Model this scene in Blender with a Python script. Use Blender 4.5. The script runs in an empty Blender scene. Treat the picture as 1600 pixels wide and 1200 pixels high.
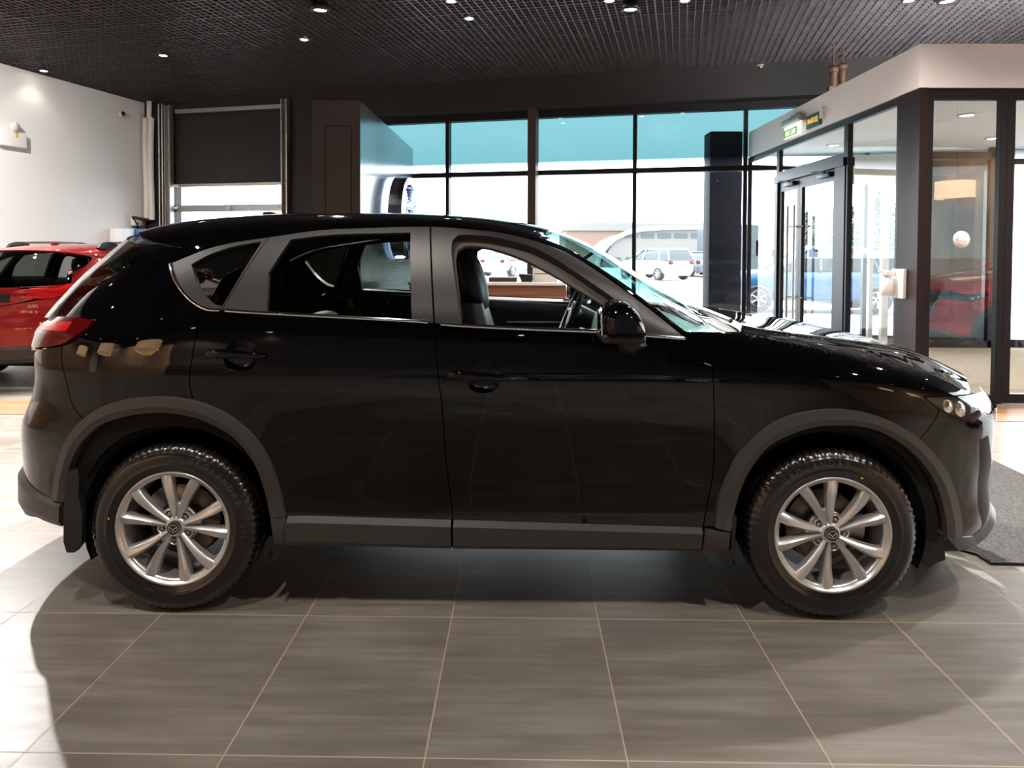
import bpy, bmesh, math, random
import numpy as np
from mathutils import Vector, Matrix
from mathutils.geometry import delaunay_2d_cdt

# ------------------------------------------------------------------ camera
FPX, PITCH, YAW, ROLL, PSHIFT, CAMH = 1066.667, 0.02728, 0.01444, 0.00365, -180.154, 1.50455
_F = np.array([-math.sin(YAW)*math.cos(PITCH), math.cos(YAW)*math.cos(PITCH), -math.sin(PITCH)])
_R0 = np.array([math.cos(YAW), math.sin(YAW), 0.0])
_U0 = np.cross(_R0, _F)
_R = math.cos(ROLL)*_R0 + math.sin(ROLL)*_U0
_U = math.cos(ROLL)*_U0 - math.sin(ROLL)*_R0
EYE = np.array([0.0, 0.0, CAMH])

def proj(P):
    d = np.asarray(P, float) - EYE
    z = d @ _F
    return np.stack([800 + FPX*(d @ _R)/z, 600 + PSHIFT - FPX*(d @ _U)/z], -1)

def ray(px, py):
    return (px-800)/FPX*_R - (py-600-PSHIFT)/FPX*_U + _F

def at_y(px, py, Y):
    r = ray(px, py); p = EYE + r*(Y/r[1]); return float(p[0]), float(p[1]), float(p[2])

def at_z(px, py, Z=0.0):
    r = ray(px, py); p = EYE + r*((Z-CAMH)/r[2]); return float(p[0]), float(p[1]), float(p[2])

def at_x(px, py, X):
    r = ray(px, py); p = EYE + r*(X/r[0]); return float(p[0]), float(p[1]), float(p[2])

# ------------------------------------------------------------------ car body mathematics
CARX, CARY = -0.0829, 2.744+0.905      # middle of the wheelbase, centre line
WB = 2.70

def pchip(xs, ys):
    xs = np.array(xs, float); ys = np.array(ys, float)
    h = np.diff(xs); d = np.diff(ys)/h
    m = np.zeros_like(ys); m[0] = d[0]; m[-1] = d[-1]
    for i in range(1, len(xs)-1):
        if d[i-1]*d[i] > 0:
            w1 = 2*h[i]+h[i-1]; w2 = h[i]+2*h[i-1]
            m[i] = (w1+w2)/(w1/d[i-1]+w2/d[i])
    def f(x):
        x = np.clip(np.asarray(x, float), xs[0], xs[-1])
        i = np.clip(np.searchsorted(xs, x)-1, 0, len(xs)-2)
        t = (x-xs[i])/h[i]
        return ((1+2*t)*(1-t)**2*ys[i] + t*(1-t)**2*h[i]*m[i] + t*t*(3-2*t)*ys[i+1] + t*t*(t-1)*h[i]*m[i+1])
    return f

WZ = pchip([.10,.20,.28,.34,.45,.60,.75,.90,.985,1.07,1.15,1.22,1.30,1.40,1.50,1.58,1.64,1.72],
           [.74,.80,.868,.884,.874,.888,.903,.914,.917,.903,.886,.868,.836,.794,.742,.690,.640,.55])
XF = pchip([.10,.18,.25,.32,.45,.60,.72,.82,.90,.97,1.04,1.10,1.15,1.20,1.30,1.40,1.50,1.60,1.66,1.72],
           [2.16,2.25,2.295,2.31,2.305,2.315,2.315,2.30,2.255,2.165,1.96,1.72,1.45,1.15,.92,.70,.47,.22,.02,-.4])
XR = pchip([.10,.20,.28,.35,.50,.65,.71,.76,.85,.95,1.05,1.12,1.20,1.30,1.40,1.50,1.58,1.64,1.72],
           [-2.05,-2.20,-2.29,-2.32,-2.325,-2.325,-2.318,-2.298,-2.258,-2.245,-2.25,-2.235,-2.15,-2.055,-1.95,-1.84,-1.75,-1.67,-1.55])
LF = pchip([.1,.9,1.0,1.1,1.2,1.3,1.7],[1.05,1.05,1.0,.85,.62,.55,.45])
LR = pchip([.1,.9,1.1,1.3,1.7],[.95,.95,.95,.85,.7])
PF, PR = 3.0, 2.8
ZE = pchip([.5,.72,.95,1.2,1.4,1.6,1.8,2.0,2.2],[1.25,1.2,1.17,1.135,1.10,1.055,1.0,.94,.90])   # crest of the front wing

def half_width(x, z):
    x = np.asarray(x, float); z = np.asarray(z, float)
    W = WZ(z)
    f = XF(z); lf = LF(z); r = XR(z); lr = LR(z)
    sf = np.clip((x-(f-lf))/lf, 0, .9995); sr = np.clip(((r+lr)-x)/lr, 0, .9995)
    g = (1-sf**PF)**(1/PF)*(1-sr**PR)**(1/PR)
    bow = 1-.010*(x/1.6)**2
    w = W*g*bow
    roll = .055*np.exp(-np.clip(ZE(x)-z, -.02, 1)/.055)*np.clip((x-.55)/.5, 0, 1)
    # flared wheel arches
    for xc in (-WB/2, WB/2):
        d = np.hypot(x-xc, (z-.36))
        w = w + .012*np.exp(-((d-.43)/.10)**2)*np.clip((1.05-z)/.25, 0, 1)
    return w - roll

def side(x, z):
    w = half_width(x, z)
    return np.stack([np.asarray(x, float)+0*w, -w, np.asarray(z, float)+0*w], -1)

def _roll(x, z):
    return .055*np.exp(-np.clip(ZE(x)-z, -.02, 1)/.055)*np.clip((x-.55)/.5, 0, 1)

def front_face(w, z):
    w = np.asarray(w, float); z = np.asarray(z, float)
    f = XF(z); lf = LF(z); W = WZ(z); x = f-.05
    for _ in range(30):
        q = np.clip((np.abs(w)+_roll(x, z)*np.clip(np.abs(w)/.5, 0, 1))/(W*(1-.010*(x/1.6)**2)), 0, .9995)
        x = f-lf+lf*(1-q**PF)**(1/PF)
    return np.stack([x, -w+0*x, z+0*x], -1)

def rear_face(w, z):
    w = np.asarray(w, float); z = np.asarray(z, float)
    r = XR(z); lr = LR(z); W = WZ(z); x = r+.05
    for _ in range(30):
        q = np.clip(np.abs(w)/(W*(1-.010*(x/1.6)**2)), 0, .9995)
        x = r+lr-lr*(1-q**PR)**(1/PR)
    return np.stack([x, -w+0*x, z+0*x], -1)

WJ = .64
def join_front(z):
    return front_face(np.full_like(np.asarray(z, float), WJ), z)[..., 0]
def join_rear(z):
    return rear_face(np.full_like(np.asarray(z, float), WJ), z)[..., 0]

def body(a, z):
    """Whole skin: a runs along the car (x on the flank, then round the corner towards the middle of the nose or tail)."""
    a = np.asarray(a, float); z = np.asarray(z, float)
    xf = join_front(z); xr = join_rear(z)
    s = side(np.clip(a, xr, xf), z)
    F = front_face(np.clip(WJ-(a-xf), 0, WJ), z)
    B = rear_face(np.clip(WJ-(xr-a), 0, WJ), z)
    out = np.where((a > xf)[..., None], F, s)
    return np.where((a < xr)[..., None], B, out)

def world(p):
    return np.asarray(p) + np.array([CARX, CARY, 0])

def solve_raw(px, py):
    """Point (x, z) of the near body side that the picture shows at px, py."""
    r = ray(px, py)
    Y = CARY-.88
    for _ in range(160):
        p = EYE + r*(Y/r[1])
        Yn = CARY - float(half_width(p[0]-CARX, p[2]))
        if abs(Yn-Y) < 1e-7: break
        Y = Y + .6*(Yn-Y)
    return float(p[0]-CARX), float(p[2])

def solve(px, py):
    x, z = solve_raw(px, py)
    w = float(half_width(x, z))
    if w < WJ:
        x = float(join_front(z))+WJ-w if x > 0 else float(join_rear(z))-WJ+w
    return x, z

def S(pts):
    return [solve(*p) for p in pts]
# ------------------------------------------------------------------ scene helpers
SC = bpy.context.scene
COL = SC.collection

def tag(o, label=None, cat=None, group=None, kind=None):
    if label: o['label'] = label
    if cat: o['category'] = cat
    if group: o['group'] = group
    if kind: o['kind'] = kind
    return o

def empty(name, loc=(0, 0, 0), rz=0.0):
    o = bpy.data.objects.new(name, None); COL.objects.link(o)
    o.location = loc; o.rotation_euler = (0, 0, rz); o.empty_display_size = .2
    return o

def mk(name, verts, faces, mats, parent=None, smooth=False, vn=None, fm=None, sharp=None):
    """One mesh object. vn: per-vertex normals for faces whose smooth flag is set."""
    me = bpy.data.meshes.new(name)
    me.from_pydata([tuple(map(float, v)) for v in verts], [], [tuple(int(i) for i in f) for f in faces])
    if not isinstance(mats, (list, tuple)): mats = [mats]
    for m in mats: me.materials.append(m)
    if fm is not None: me.polygons.foreach_set('material_index', [int(i) for i in fm])
    n = len(me.polygons)
    if smooth is True: me.polygons.foreach_set('use_smooth', [True]*n)
    elif smooth is not False: me.polygons.foreach_set('use_smooth', [bool(b) for b in smooth])
    me.update()
    if vn is not None:
        nn = []
        for p in me.polygons:
            for v in p.vertices:
                nn.append(tuple(vn[v]) if p.use_smooth else tuple(p.normal))
        me.polygons.foreach_set('use_smooth', [True]*n)
        me.normals_split_custom_set(nn)
    o = bpy.data.objects.new(name, me); COL.objects.link(o)
    if parent: o.parent = parent
    return o

class MB:
    """Collects simple solids into one mesh."""
    def __init__(s): s.v = []; s.f = []; s.m = []; s.s = []
    def add(s, vs, fs, mi=0, sm=False):
        k = len(s.v); s.v += [tuple(map(float, v)) for v in vs]
        s.f += [tuple(k+i for i in f) for f in fs]; s.m += [mi]*len(fs); s.s += [sm]*len(fs)
        return s
    def box(s, x0, x1, y0, y1, z0, z1, mi=0, rz=0, c=(0, 0), b=0.0):
        if b > 0: return s.bbox(x0, x1, y0, y1, z0, z1, b, mi, rz, c)
        vs = [(x, y, z) for z in (z0, z1) for y in (y0, y1) for x in (x0, x1)]
        if rz: vs = [_rot(v, rz, c) for v in vs]
        return s.add(vs, [(0, 2, 3, 1), (4, 5, 7, 6), (0, 1, 5, 4), (2, 6, 7, 3), (0, 4, 6, 2), (1, 3, 7, 5)], mi)
    def bbox(s, x0, x1, y0, y1, z0, z1, b, mi=0, rz=0, c=(0, 0)):
        """box with bevelled edges (two step)"""
        bm = bmesh.new()
        bmesh.ops.create_cube(bm, size=1)
        for v in bm.verts:
            v.co = Vector(((x0+x1)/2+v.co.x*(x1-x0), (y0+y1)/2+v.co.y*(y1-y0), (z0+z1)/2+v.co.z*(z1-z0)))
        bmesh.ops.bevel(bm, geom=bm.edges[:], offset=b, segments=2, affect='EDGES', profile=.5)
        bm.verts.index_update()
        vs = [tuple(v.co) for v in bm.verts]
        if rz: vs = [_rot(v, rz, c) for v in vs]
        s.add(vs, [tuple(v.index for v in f.verts) for f in bm.faces], mi, True); bm.free()
        return s
    def tube(s, pts, r, n=10, mi=0, cap=True, sm=True, closed=False):
        pts = [Vector(p) for p in pts]; rs = r if isinstance(r, (list, tuple)) else [r]*len(pts)
        vs = []; N = len(pts)
        T0 = None
        for i, p in enumerate(pts):
            if closed: t = (pts[(i+1) % N]-pts[i-1]).normalized()
            else: t = (pts[min(i+1, N-1)]-pts[max(i-1, 0)]).normalized()
            if T0 is None:
                a = Vector((0, 0, 1)) if abs(t.z) < .9 else Vector((1, 0, 0))
                u = t.cross(a).normalized()
            else:
                u = (u - t*u.dot(t)).normalized()
            T0 = t; w = t.cross(u)
            for k in range(n):
                g = 2*math.pi*k/n; vs.append(p+rs[i]*(math.cos(g)*u+math.sin(g)*w))
        fs = []
        for i in range(N if closed else N-1):
            j = (i+1) % N
            for k in range(n):
                fs.append((i*n+k, i*n+(k+1) % n, j*n+(k+1) % n, j*n+k))
        s.add(vs, fs, mi, sm)
        if cap and not closed:
            s.add(vs[:n], [tuple(range(n))[::-1]], mi); s.add(vs[-n:], [tuple(range(n))], mi)
        return s
    def lathe(s, prof, n=48, axis='z', o=(0, 0, 0), mi=0, sm=True, a0=0, a1=2*math.pi):
        """prof: list of (radius, height) swept round an axis."""
        full = abs(a1-a0-2*math.pi) < 1e-6; m = n if full else n+1
        vs = []
        for r, h in prof:
            for k in range(m):
                g = a0+(a1-a0)*k/n; c, q = r*math.cos(g), r*math.sin(g)
                vs.append({'z': (c, q, h), 'y': (c, -h, q), 'x': (h, c, q)}[axis])
        vs = [(v[0]+o[0], v[1]+o[1], v[2]+o[2]) for v in vs]
        fs = []
        for i in range(len(prof)-1):
            for k in range(n):
                k2 = (k+1) % m if full else k+1
                fs.append((i*m+k, i*m+k2, (i+1)*m+k2, (i+1)*m+k))
        return s.add(vs, fs, mi, sm)
    def prism(s, poly, axis, a, b, mi=0, sm=False):
        """poly in the plane normal to axis, extruded from a to b."""
        def P(p, t): return {'x': (t, p[0], p[1]), 'y': (p[0], t, p[1]), 'z': (p[0], p[1], t)}[axis]
        n = len(poly); vs = [P(p, a) for p in poly]+[P(p, b) for p in poly]
        fs = [(i, (i+1) % n, n+(i+1) % n, n+i) for i in range(n)]
        s.add(vs, fs, mi, sm)
        return s.add(vs, [tuple(range(n))[::-1], tuple(range(n, 2*n))], mi)
    def xform(s, M):
        s.v = [tuple(M @ Vector(v)) for v in s.v]; return s
    def build(s, name, mats, parent=None):
        o = mk(name, s.v, s.f, mats, parent, s.s, None, s.m)
        bm = bmesh.new(); bm.from_mesh(o.data)
        bmesh.ops.recalc_face_normals(bm, faces=bm.faces[:]); bm.to_mesh(o.data); bm.free()
        return o

def _rot(v, a, c=(0, 0)):
    x, y = v[0]-c[0], v[1]-c[1]
    return (c[0]+x*math.cos(a)-y*math.sin(a), c[1]+x*math.sin(a)+y*math.cos(a), v[2])

def copy_tree(o, parent=None, swap=None):
    c = o.copy(); COL.objects.link(c); c.parent = parent
    for k in list(c.keys()):
        if k in ('label', 'category', 'group', 'kind') and parent is None: del c[k]
    if swap and c.type == 'MESH':
        for i, sl in enumerate(c.material_slots):
            if sl.material and sl.material.name in swap:
                new = swap[sl.material.name]; sl.link = 'OBJECT'; sl.material = new
    for ch in list(o.children): copy_tree(ch, c, swap)
    return c

def text_mesh(txt, size, depth, font_bold=False):
    """verts/faces of extruded lettering lying in XY, centred."""
    cu = bpy.data.curves.new('lettering', 'FONT'); cu.body = txt; cu.size = size; cu.extrude = depth/2
    cu.align_x = 'CENTER'; cu.align_y = 'CENTER'; cu.resolution_u = 3
    if font_bold: cu.offset = size*.018
    o = bpy.data.objects.new('lettering', cu); COL.objects.link(o)
    bpy.context.view_layer.update()
    dg = bpy.context.evaluated_depsgraph_get()
    me = bpy.data.meshes.new_from_object(o.evaluated_get(dg))
    v = [tuple(p.co) for p in me.vertices]; f = [tuple(p.vertices) for p in me.polygons]
    bpy.data.objects.remove(o); bpy.data.meshes.remove(me); bpy.data.curves.remove(cu)
    return v, f

# ------------------------------------------------------------------ materials
def mat(name, col, rough=.5, metal=0.0, spec=.5, coat=0.0, emit=None, estr=0.0, bump=None):
    m = bpy.data.materials.new(name); m.use_nodes = True
    b = m.node_tree.nodes['Principled BSDF']
    b.inputs['Base Color'].default_value = (*col, 1); b.inputs['Roughness'].default_value = rough
    b.inputs['Metallic'].default_value = metal; b.inputs['Specular IOR Level'].default_value = spec
    b.inputs['Coat Weight'].default_value = coat; b.inputs['Coat Roughness'].default_value = .02
    if emit:
        b.inputs['Emission Color'].default_value = (*emit, 1); b.inputs['Emission Strength'].default_value = estr
    nt = m.node_tree
    if bump:
        sc, st = bump
        n = nt.nodes.new('ShaderNodeTexNoise'); n.inputs['Scale'].default_value = sc; n.inputs['Detail'].default_value = 4
        tc = nt.nodes.new('ShaderNodeTexCoord'); nt.links.new(tc.outputs['Object'], n.inputs['Vector'])
        bp = nt.nodes.new('ShaderNodeBump'); bp.inputs['Strength'].default_value = st; bp.inputs['Distance'].default_value = .002
        nt.links.new(n.outputs['Fac'], bp.inputs['Height']); nt.links.new(bp.outputs['Normal'], b.inputs['Normal'])
    return m

def vary(m, c1, c2, scale=(1, 1, 1), detail=5, coord='Object', rough=None):
    """noise-mixed base colour"""
    nt = m.node_tree; b = nt.nodes['Principled BSDF']
    tc = nt.nodes.new('ShaderNodeTexCoord'); mp = nt.nodes.new('ShaderNodeMapping'); mp.inputs['Scale'].default_value = scale
    n = nt.nodes.new('ShaderNodeTexNoise'); n.inputs['Scale'].default_value = 1; n.inputs['Detail'].default_value = detail
    r = nt.nodes.new('ShaderNodeValToRGB')
    r.color_ramp.elements[0].position = .3; r.color_ramp.elements[1].position = .7
    r.color_ramp.elements[0].color = (*c1, 1); r.color_ramp.elements[1].color = (*c2, 1)
    nt.links.new(tc.outputs[coord], mp.inputs['Vector']); nt.links.new(mp.outputs['Vector'], n.inputs['Vector'])
    nt.links.new(n.outputs['Fac'], r.inputs['Fac']); nt.links.new(r.outputs['Color'], b.inputs['Base Color'])
    return m

def glass(name, tint=(1, 1, 1), refl=1.0, rough=0.0, f0=.045):
    """thin pane: clear tinted transmission plus fresnel mirror"""
    m = bpy.data.materials.new(name); m.use_nodes = True; nt = m.node_tree
    for n in list(nt.nodes):
        if n.type != 'OUTPUT_MATERIAL': nt.nodes.remove(n)
    out = nt.nodes['Material Output']
    t = nt.nodes.new('ShaderNodeBsdfTransparent'); t.inputs['Color'].default_value = (*tint, 1)
    g = nt.nodes.new('ShaderNodeBsdfGlossy'); g.inputs['Roughness'].default_value = rough
    g.inputs['Color'].default_value = (refl, refl, refl, 1)
    lw = nt.nodes.new('ShaderNodeLayerWeight'); lw.inputs['Blend'].default_value = .5
    pw = nt.nodes.new('ShaderNodeMath'); pw.operation = 'POWER'; pw.inputs[1].default_value = 5
    ma = nt.nodes.new('ShaderNodeMath'); ma.operation = 'MULTIPLY_ADD'; ma.inputs[1].default_value = 1-f0; ma.inputs[2].default_value = f0
    x = nt.nodes.new('ShaderNodeMixShader')
    nt.links.new(lw.outputs['Facing'], pw.inputs[0]); nt.links.new(pw.outputs[0], ma.inputs[0]); nt.links.new(ma.outputs[0], x.inputs['Fac'])
    nt.links.new(t.outputs['BSDF'], x.inputs[1]); nt.links.new(g.outputs['BSDF'], x.inputs[2])
    nt.links.new(x.outputs['Shader'], out.inputs['Surface'])
    return m

M = {}
M['paint'] = mat('black_paint', (.0012, .0012, .0018), .5, 0, 0.0, 1.0)
M['paint'].node_tree.nodes['Principled BSDF'].inputs['Coat IOR'].default_value = 1.42
M['paint_red'] = mat('red_paint', (.36, .008, .010), .35, .25, .3, 1.0)
M['paint_blue'] = mat('blue_paint', (.03, .16, .42), .3, .1, .5, 1.0)
M['trim'] = mat('satin_grey_trim', (.024, .0215, .021), .40, .0, .5)
M['plastic'] = mat('grey_cladding', (.041, .037, .0355), .42, 0, .5, bump=(900, .1))
M['black'] = mat('black_plastic', (.012, .012, .012), .45, 0, .4)
M['void'] = mat('dark_underbody', (.006, .006, .006), .8, 0, .2)
M['rubber'] = mat('tyre_rubber', (.010, .0085, .008), .22, 0, .6)
M['alloy'] = mat('silver_alloy', (.64, .63, .63), .32, .75, .5)
M['chrome'] = mat('chrome', (.85, .85, .86), .06, 1.0)
M['disc'] = mat('brake_disc_steel', (.24, .20, .16), .35, .9)
M['steel'] = mat('dull_steel', (.35, .34, .33), .35, .9)
M['tint'] = glass('privacy_glass', (.30, .33, .31), 1.0)
M['clear'] = glass('clear_glass', (.93, .95, .94), 1.0)
M['wind'] = glass('windscreen_glass', (.55, .78, .74), 1.0)
M['lens'] = glass('clear_lens', (.85, .87, .9), 1.0)
M['redlens'] = mat('red_lamp_lens', (.10, .0015, .002), .12, 0, .3, .25)
M['redglow'] = mat('red_lamp_reflector', (.62, .012, .012), .25, 0, .3, .3)
M['amber'] = mat('amber_lens', (.6, .16, .01), .2, 0, .5, .6)
M['leather'] = mat('black_leather', (.016, .017, .018), .38, 0, .5, bump=(160, .3))
M['cabin'] = mat('dark_cabin', (.020, .019, .019), .7, 0, .3)
M['headliner'] = mat('grey_headliner', (.10, .095, .09), .9, 0, .2)
M['silver'] = mat('silver_trim', (.6, .58, .55), .25, .9)
M['yellow'] = mat('yellow_dot', (.7, .5, .03), .5)
# ------------------------------------------------------------------ car: panel tools
M['wheelrim'] = mat('matt_black_leather', (.010, .010, .010), .62, 0, .25)
M['cup'] = mat('dark_handle_cup', (.004, .004, .005), .22, 0, .25)
def cr(pts, h=.02, closed=False):
    """Catmull-Rom through the points, sampled about every h."""
    P = [np.array(p, float) for p in pts]; n = len(P); out = []
    for i in range(n if closed else n-1):
        p1, p2 = P[i], P[(i+1) % n]
        p0 = P[i-1] if (i > 0 or closed) else 2*p1-p2
        p3 = P[(i+2) % n] if (i+2 < n or closed) else 2*p2-p1
        k = max(1, int(np.linalg.norm(p2-p1)/h))
        for j in range(k):
            t = j/k
            out.append(.5*((2*p1)+(-p0+p2)*t+(2*p0-5*p1+4*p2-p3)*t*t+(-p0+3*p1-3*p2+p3)*t**3))
    if not closed: out.append(P[-1])
    return out

def ln(pts, h=.02):
    P = [np.array(p, float) for p in pts]; out = []
    for a, b in zip(P[:-1], P[1:]):
        k = max(1, int(np.linalg.norm(b-a)/h))
        out += [a+(b-a)*j/k for j in range(k)]
    return out+[P[-1]]

def loop(*parts):
    """join polylines into one closed polygon, dropping doubled points"""
    out = []
    for p in parts:
        for q in p:
            q = np.array(q, float)
            if not out or np.linalg.norm(out[-1]-q) > .0015: out.append(q)
    if np.linalg.norm(out[0]-out[-1]) < .0015: out.pop()
    return out

def area(p):
    p = np.array(p); x, y = p[:, 0], p[:, 1]
    return .5*np.sum(x*np.roll(y, -1)-np.roll(x, -1)*y)

def shrink(poly, d):
    """move the outline inwards by d"""
    P = np.array(poly); sgn = 1 if area(P) > 0 else -1
    e = np.roll(P, -1, 0)-P; e /= np.maximum(np.linalg.norm(e, axis=1), 1e-9)[:, None]
    n = np.stack([-e[:, 1], e[:, 0]], 1)*sgn
    m = n+np.roll(n, 1, 0); L = np.linalg.norm(m, axis=1); m /= np.maximum(L, .7)[:, None]
    return list(P+m*d*1.0/np.maximum(L/2, .6)[:, None])

def inside(q, poly):
    P = np.array(poly); x, y = P[:, 0], P[:, 1]; x2, y2 = np.roll(x, -1), np.roll(y, -1)
    qx = q[:, 0][:, None]; qy = q[:, 1][:, None]
    c = ((y > qy) != (y2 > qy)) & (qx < (x2-x)*(qy-y)/np.where(y2 == y, 1e-12, y2-y)+x)
    return c.sum(1) % 2 == 1

def bdist(q, poly):
    a = np.array(poly); b = np.roll(a, -1, 0); ab = b-a
    L = np.maximum((ab**2).sum(1), 1e-12)
    d = q[:, None, :]-a[None]
    t = np.clip((d*ab[None]).sum(2)/L, 0, 1)
    return np.sqrt((((d-t[..., None]*ab[None]))**2).sum(2)).min(1)

def fill(poly, holes=(), h=.03):
    """triangulate an outline with an even inner grid: points, triangles, loops"""
    loops = [poly]+list(holes)
    pts = []; edges = []; lid = []
    for lp in loops:
        k = len(pts); n = len(lp); pts += [tuple(p) for p in lp]
        edges += [(k+i, k+(i+1) % n) for i in range(n)]
        lid.append(list(range(k, k+n)))
    P = np.array(poly); x0, z0 = P.min(0); x1, z1 = P.max(0)
    gx = np.arange(x0+h/2, x1, h); gz = np.arange(z0+h/2, z1, h)
    if len(gx) and len(gz):
        G = np.array([(x+(.5*h if j % 2 else 0), z) for j, z in enumerate(gz) for x in gx])
        ok = inside(G, poly)
        for hh in holes: ok &= ~inside(G, hh)
        G = G[ok]
        if len(G):
            ok = bdist(G, poly) > h*.45
            for hh in holes: ok &= bdist(G, hh) > h*.45
            pts += [tuple(p) for p in G[ok]]
    r = delaunay_2d_cdt([Vector(p) for p in pts], edges, [], 0, 1e-6)
    V = np.array([tuple(v) for v in r[0]]); T = [tuple(f) for f in r[2]]
    C = np.array([V[list(t)].mean(0) for t in T])
    ok = inside(C, poly)
    for hh in holes: ok &= ~inside(C, hh)
    T = [t for t, k in zip(T, ok) if k]
    return V, T

def normals(fn, V, ref):
    e = 2e-3
    a = fn(V[:, 0]+e, V[:, 1])-fn(V[:, 0]-e, V[:, 1]); b = fn(V[:, 0], V[:, 1]+e)-fn(V[:, 0], V[:, 1]-e)
    n = np.cross(a, b); n /= np.maximum(np.linalg.norm(n, axis=1), 1e-12)[:, None]
    p = fn(V[:, 0], V[:, 1])
    s = np.sign((n*(p-ref(p))).sum(1)); s[s == 0] = 1
    return n*s[:, None]

def axis_ref(p):
    r = np.array(p); r[:, 0] = np.clip(r[:, 0], -1.2, 1.2)*.9; r[:, 1] = 0; r[:, 2] = .75
    return r

def shell(P, N, T, depth, back=False):
    """front triangles plus a rim going in by depth: verts, faces, smooth flags, normals"""
    V = [tuple(p) for p in P]; F = []; sm = []; VN = [tuple(n) for n in N]
    for t in T:
        a, b, c = (np.array(P[i]) for i in t[:3])
        nf = np.cross(b-a, c-a)
        t2 = t if nf @ np.array(N[t[0]]) > 0 else t[::-1]
        F.append(tuple(t2)); sm.append(True)
    cnt = {}
    for f in F:
        for i in range(len(f)):
            e = (f[i], f[(i+1) % len(f)]); cnt[e] = cnt.get(e, 0)+1
    bd = [e for e in cnt if (e[1], e[0]) not in cnt]
    if depth > 0:
        mp = {}
        for e in bd:
            for i in e:
                if i not in mp:
                    mp[i] = (len(V), len(V)+1)
                    V.append(tuple(P[i])); VN.append(tuple(N[i]))
                    V.append(tuple(np.array(P[i])-depth*np.array(N[i]))); VN.append(tuple(N[i]))
        for a, b in bd:
            F.append((mp[b][0], mp[a][0], mp[a][1], mp[b][1])); sm.append(False)
    return V, F, sm, VN

CAR = empty('car', (CARX, CARY, 0))
FARSIDE = {}

def both(name, V, F, sm, VN, m, parent, mirror=True, fparent=None, fm=None):
    o = mk(name, V, F, m, parent, sm, VN, fm)
    if not mirror: return o, None
    V2 = [(v[0], -v[1], v[2]) for v in V]; VN2 = [(v[0], -v[1], v[2]) for v in VN]
    F2 = [tuple(reversed(f)) for f in F]
    o2 = mk(name, V2, F2, m, fparent if fparent is not None else parent, sm, VN2, fm)
    return o, o2

def panel(name, poly, m, parent=None, fn=body, holes=(), h=.03, off=0.0, depth=.016, gap=.0022, mirror=True, fparent=None, dish=None):
    parent = parent or CAR
    if gap: poly = shrink(poly, gap); holes = [shrink(q, -gap) for q in holes]
    V, T = fill(poly, holes, h)
    N = normals(fn, V, axis_ref)
    P = fn(V[:, 0], V[:, 1])+N*off
    if dish is not None: P = P+N*dish(V, poly)[:, None]
    a, b, c, d = shell(P, N, T, depth)
    return both(name, a, b, c, d, m, parent, mirror, fparent)

def mirror_mb(mb, name, m, parent, fparent=None):
    o = mb.build(name, m, parent)
    mb.v = [(v[0], -v[1], v[2]) for v in mb.v]
    o2 = mb.build(name, m, fparent if fparent is not None else parent)
    return o, o2

# ------------------------------------------------------------------ car: outlines read off the flank
FRONT_ARCH_O = cr(S([(1116,823),(1122,775),(1137,737),(1157,702),(1200,664),(1237,647),(1275,640),(1312,638.5),(1350,644),(1387,656),(1425,677),(1450,700),(1475,732),(1490,770),(1497,800),(1499,837)]))
FRONT_ARCH_I = cr(S([(1141,829),(1145,805),(1157,762),(1175,727),(1200,697),(1237,677),(1275,666),(1312,664),(1350,667),(1387,680),(1425,707),(1450,737),(1468,775),(1476,812),(1477,838)]))
REAR_ARCH_O = cr(S([(85,778),(92,730),(107,685),(130,656),(162,634),(200,623),(237,619),(275,620),(312,627),(350,642),(375,659),(400,682),(420,712),(435,750),(444,785),(448,806)]))
REAR_ARCH_I = cr(S([(102,784),(106,750),(117,712),(137,682),(162,662),(200,650),(237,645),(275,646),(312,654),(350,672),(375,692),(400,726),(415,768),(423,806)]))
def near(pl, px):
    q = np.array(solve(*px)); d = [np.linalg.norm(p-q) for p in pl]; return int(np.argmin(d))
BELT = cr(S([(343,485),(400,489),(520,495.5),(642,502),(678,505.5),(720,509.5),(820,514.5),(936,519),(1000,524),(1070,529.5)]), .03)
SHUT_R = cr(S([(343,485),(326,495),(311,504),(308,514),(297.5,577),(296,597),(301,624)]))
SHUT_M = cr(S([(678,505.5),(677.5,513),(682.5,565),(686,600),(691,637),(697.5,725),(705,785),(707,812)]))
SHUT_F = cr(S([(1070,529.5),(1084,539),(1109,558),(1113,571),(1115,620),(1116,637),(1115,725),(1107.5,775),(1099,823)]))
HOOD_E = cr(S([(1062,517),(1116,518),(1157,517.5),(1187,524),(1240,530.5),(1300,538),(1375,547),(1412,553),(1450,566),(1475,580),(1500,593),(1514,601)]))
TRIM_T = cr(S([(266,412.5),(290,402.5),(325,389),(362,380),(400,374),(421,371),(500,360),(575,356.5),(672,354.5),(750,360),(795,366.6),(842,379),(890,398),(937,427),(985,461),(1032,497),(1070,528)]))
QUART = cr(S([(266,412.5),(270,430),(282,452),(300,471),(322,483.5),(343,485)]))
D_EDGE = cr(S([(100,497),(137,457),(153,444),(207,415),(255,384)]))
SILL_R = ln(S([(448,806),(707,812)])); SILL_F = ln(S([(707,812),(1099,824)]))
BMP_F = cr(S([(1440,682),(1457,662),(1467,642)])); BMP_R = cr(S([(97,541),(97,567),(103,593),(113,631),(130,656)]))
LIGHT_B = cr(S([(1443,620),(1462,636),(1487,650),(1519,661)]))
def A_(x, z): return [np.array((x, z))]
def fj(z, extra): return (float(join_front(z))+extra, z)
def rj(z, extra): return (float(join_rear(z))-extra, z)
EPS = WJ+.0015

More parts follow.
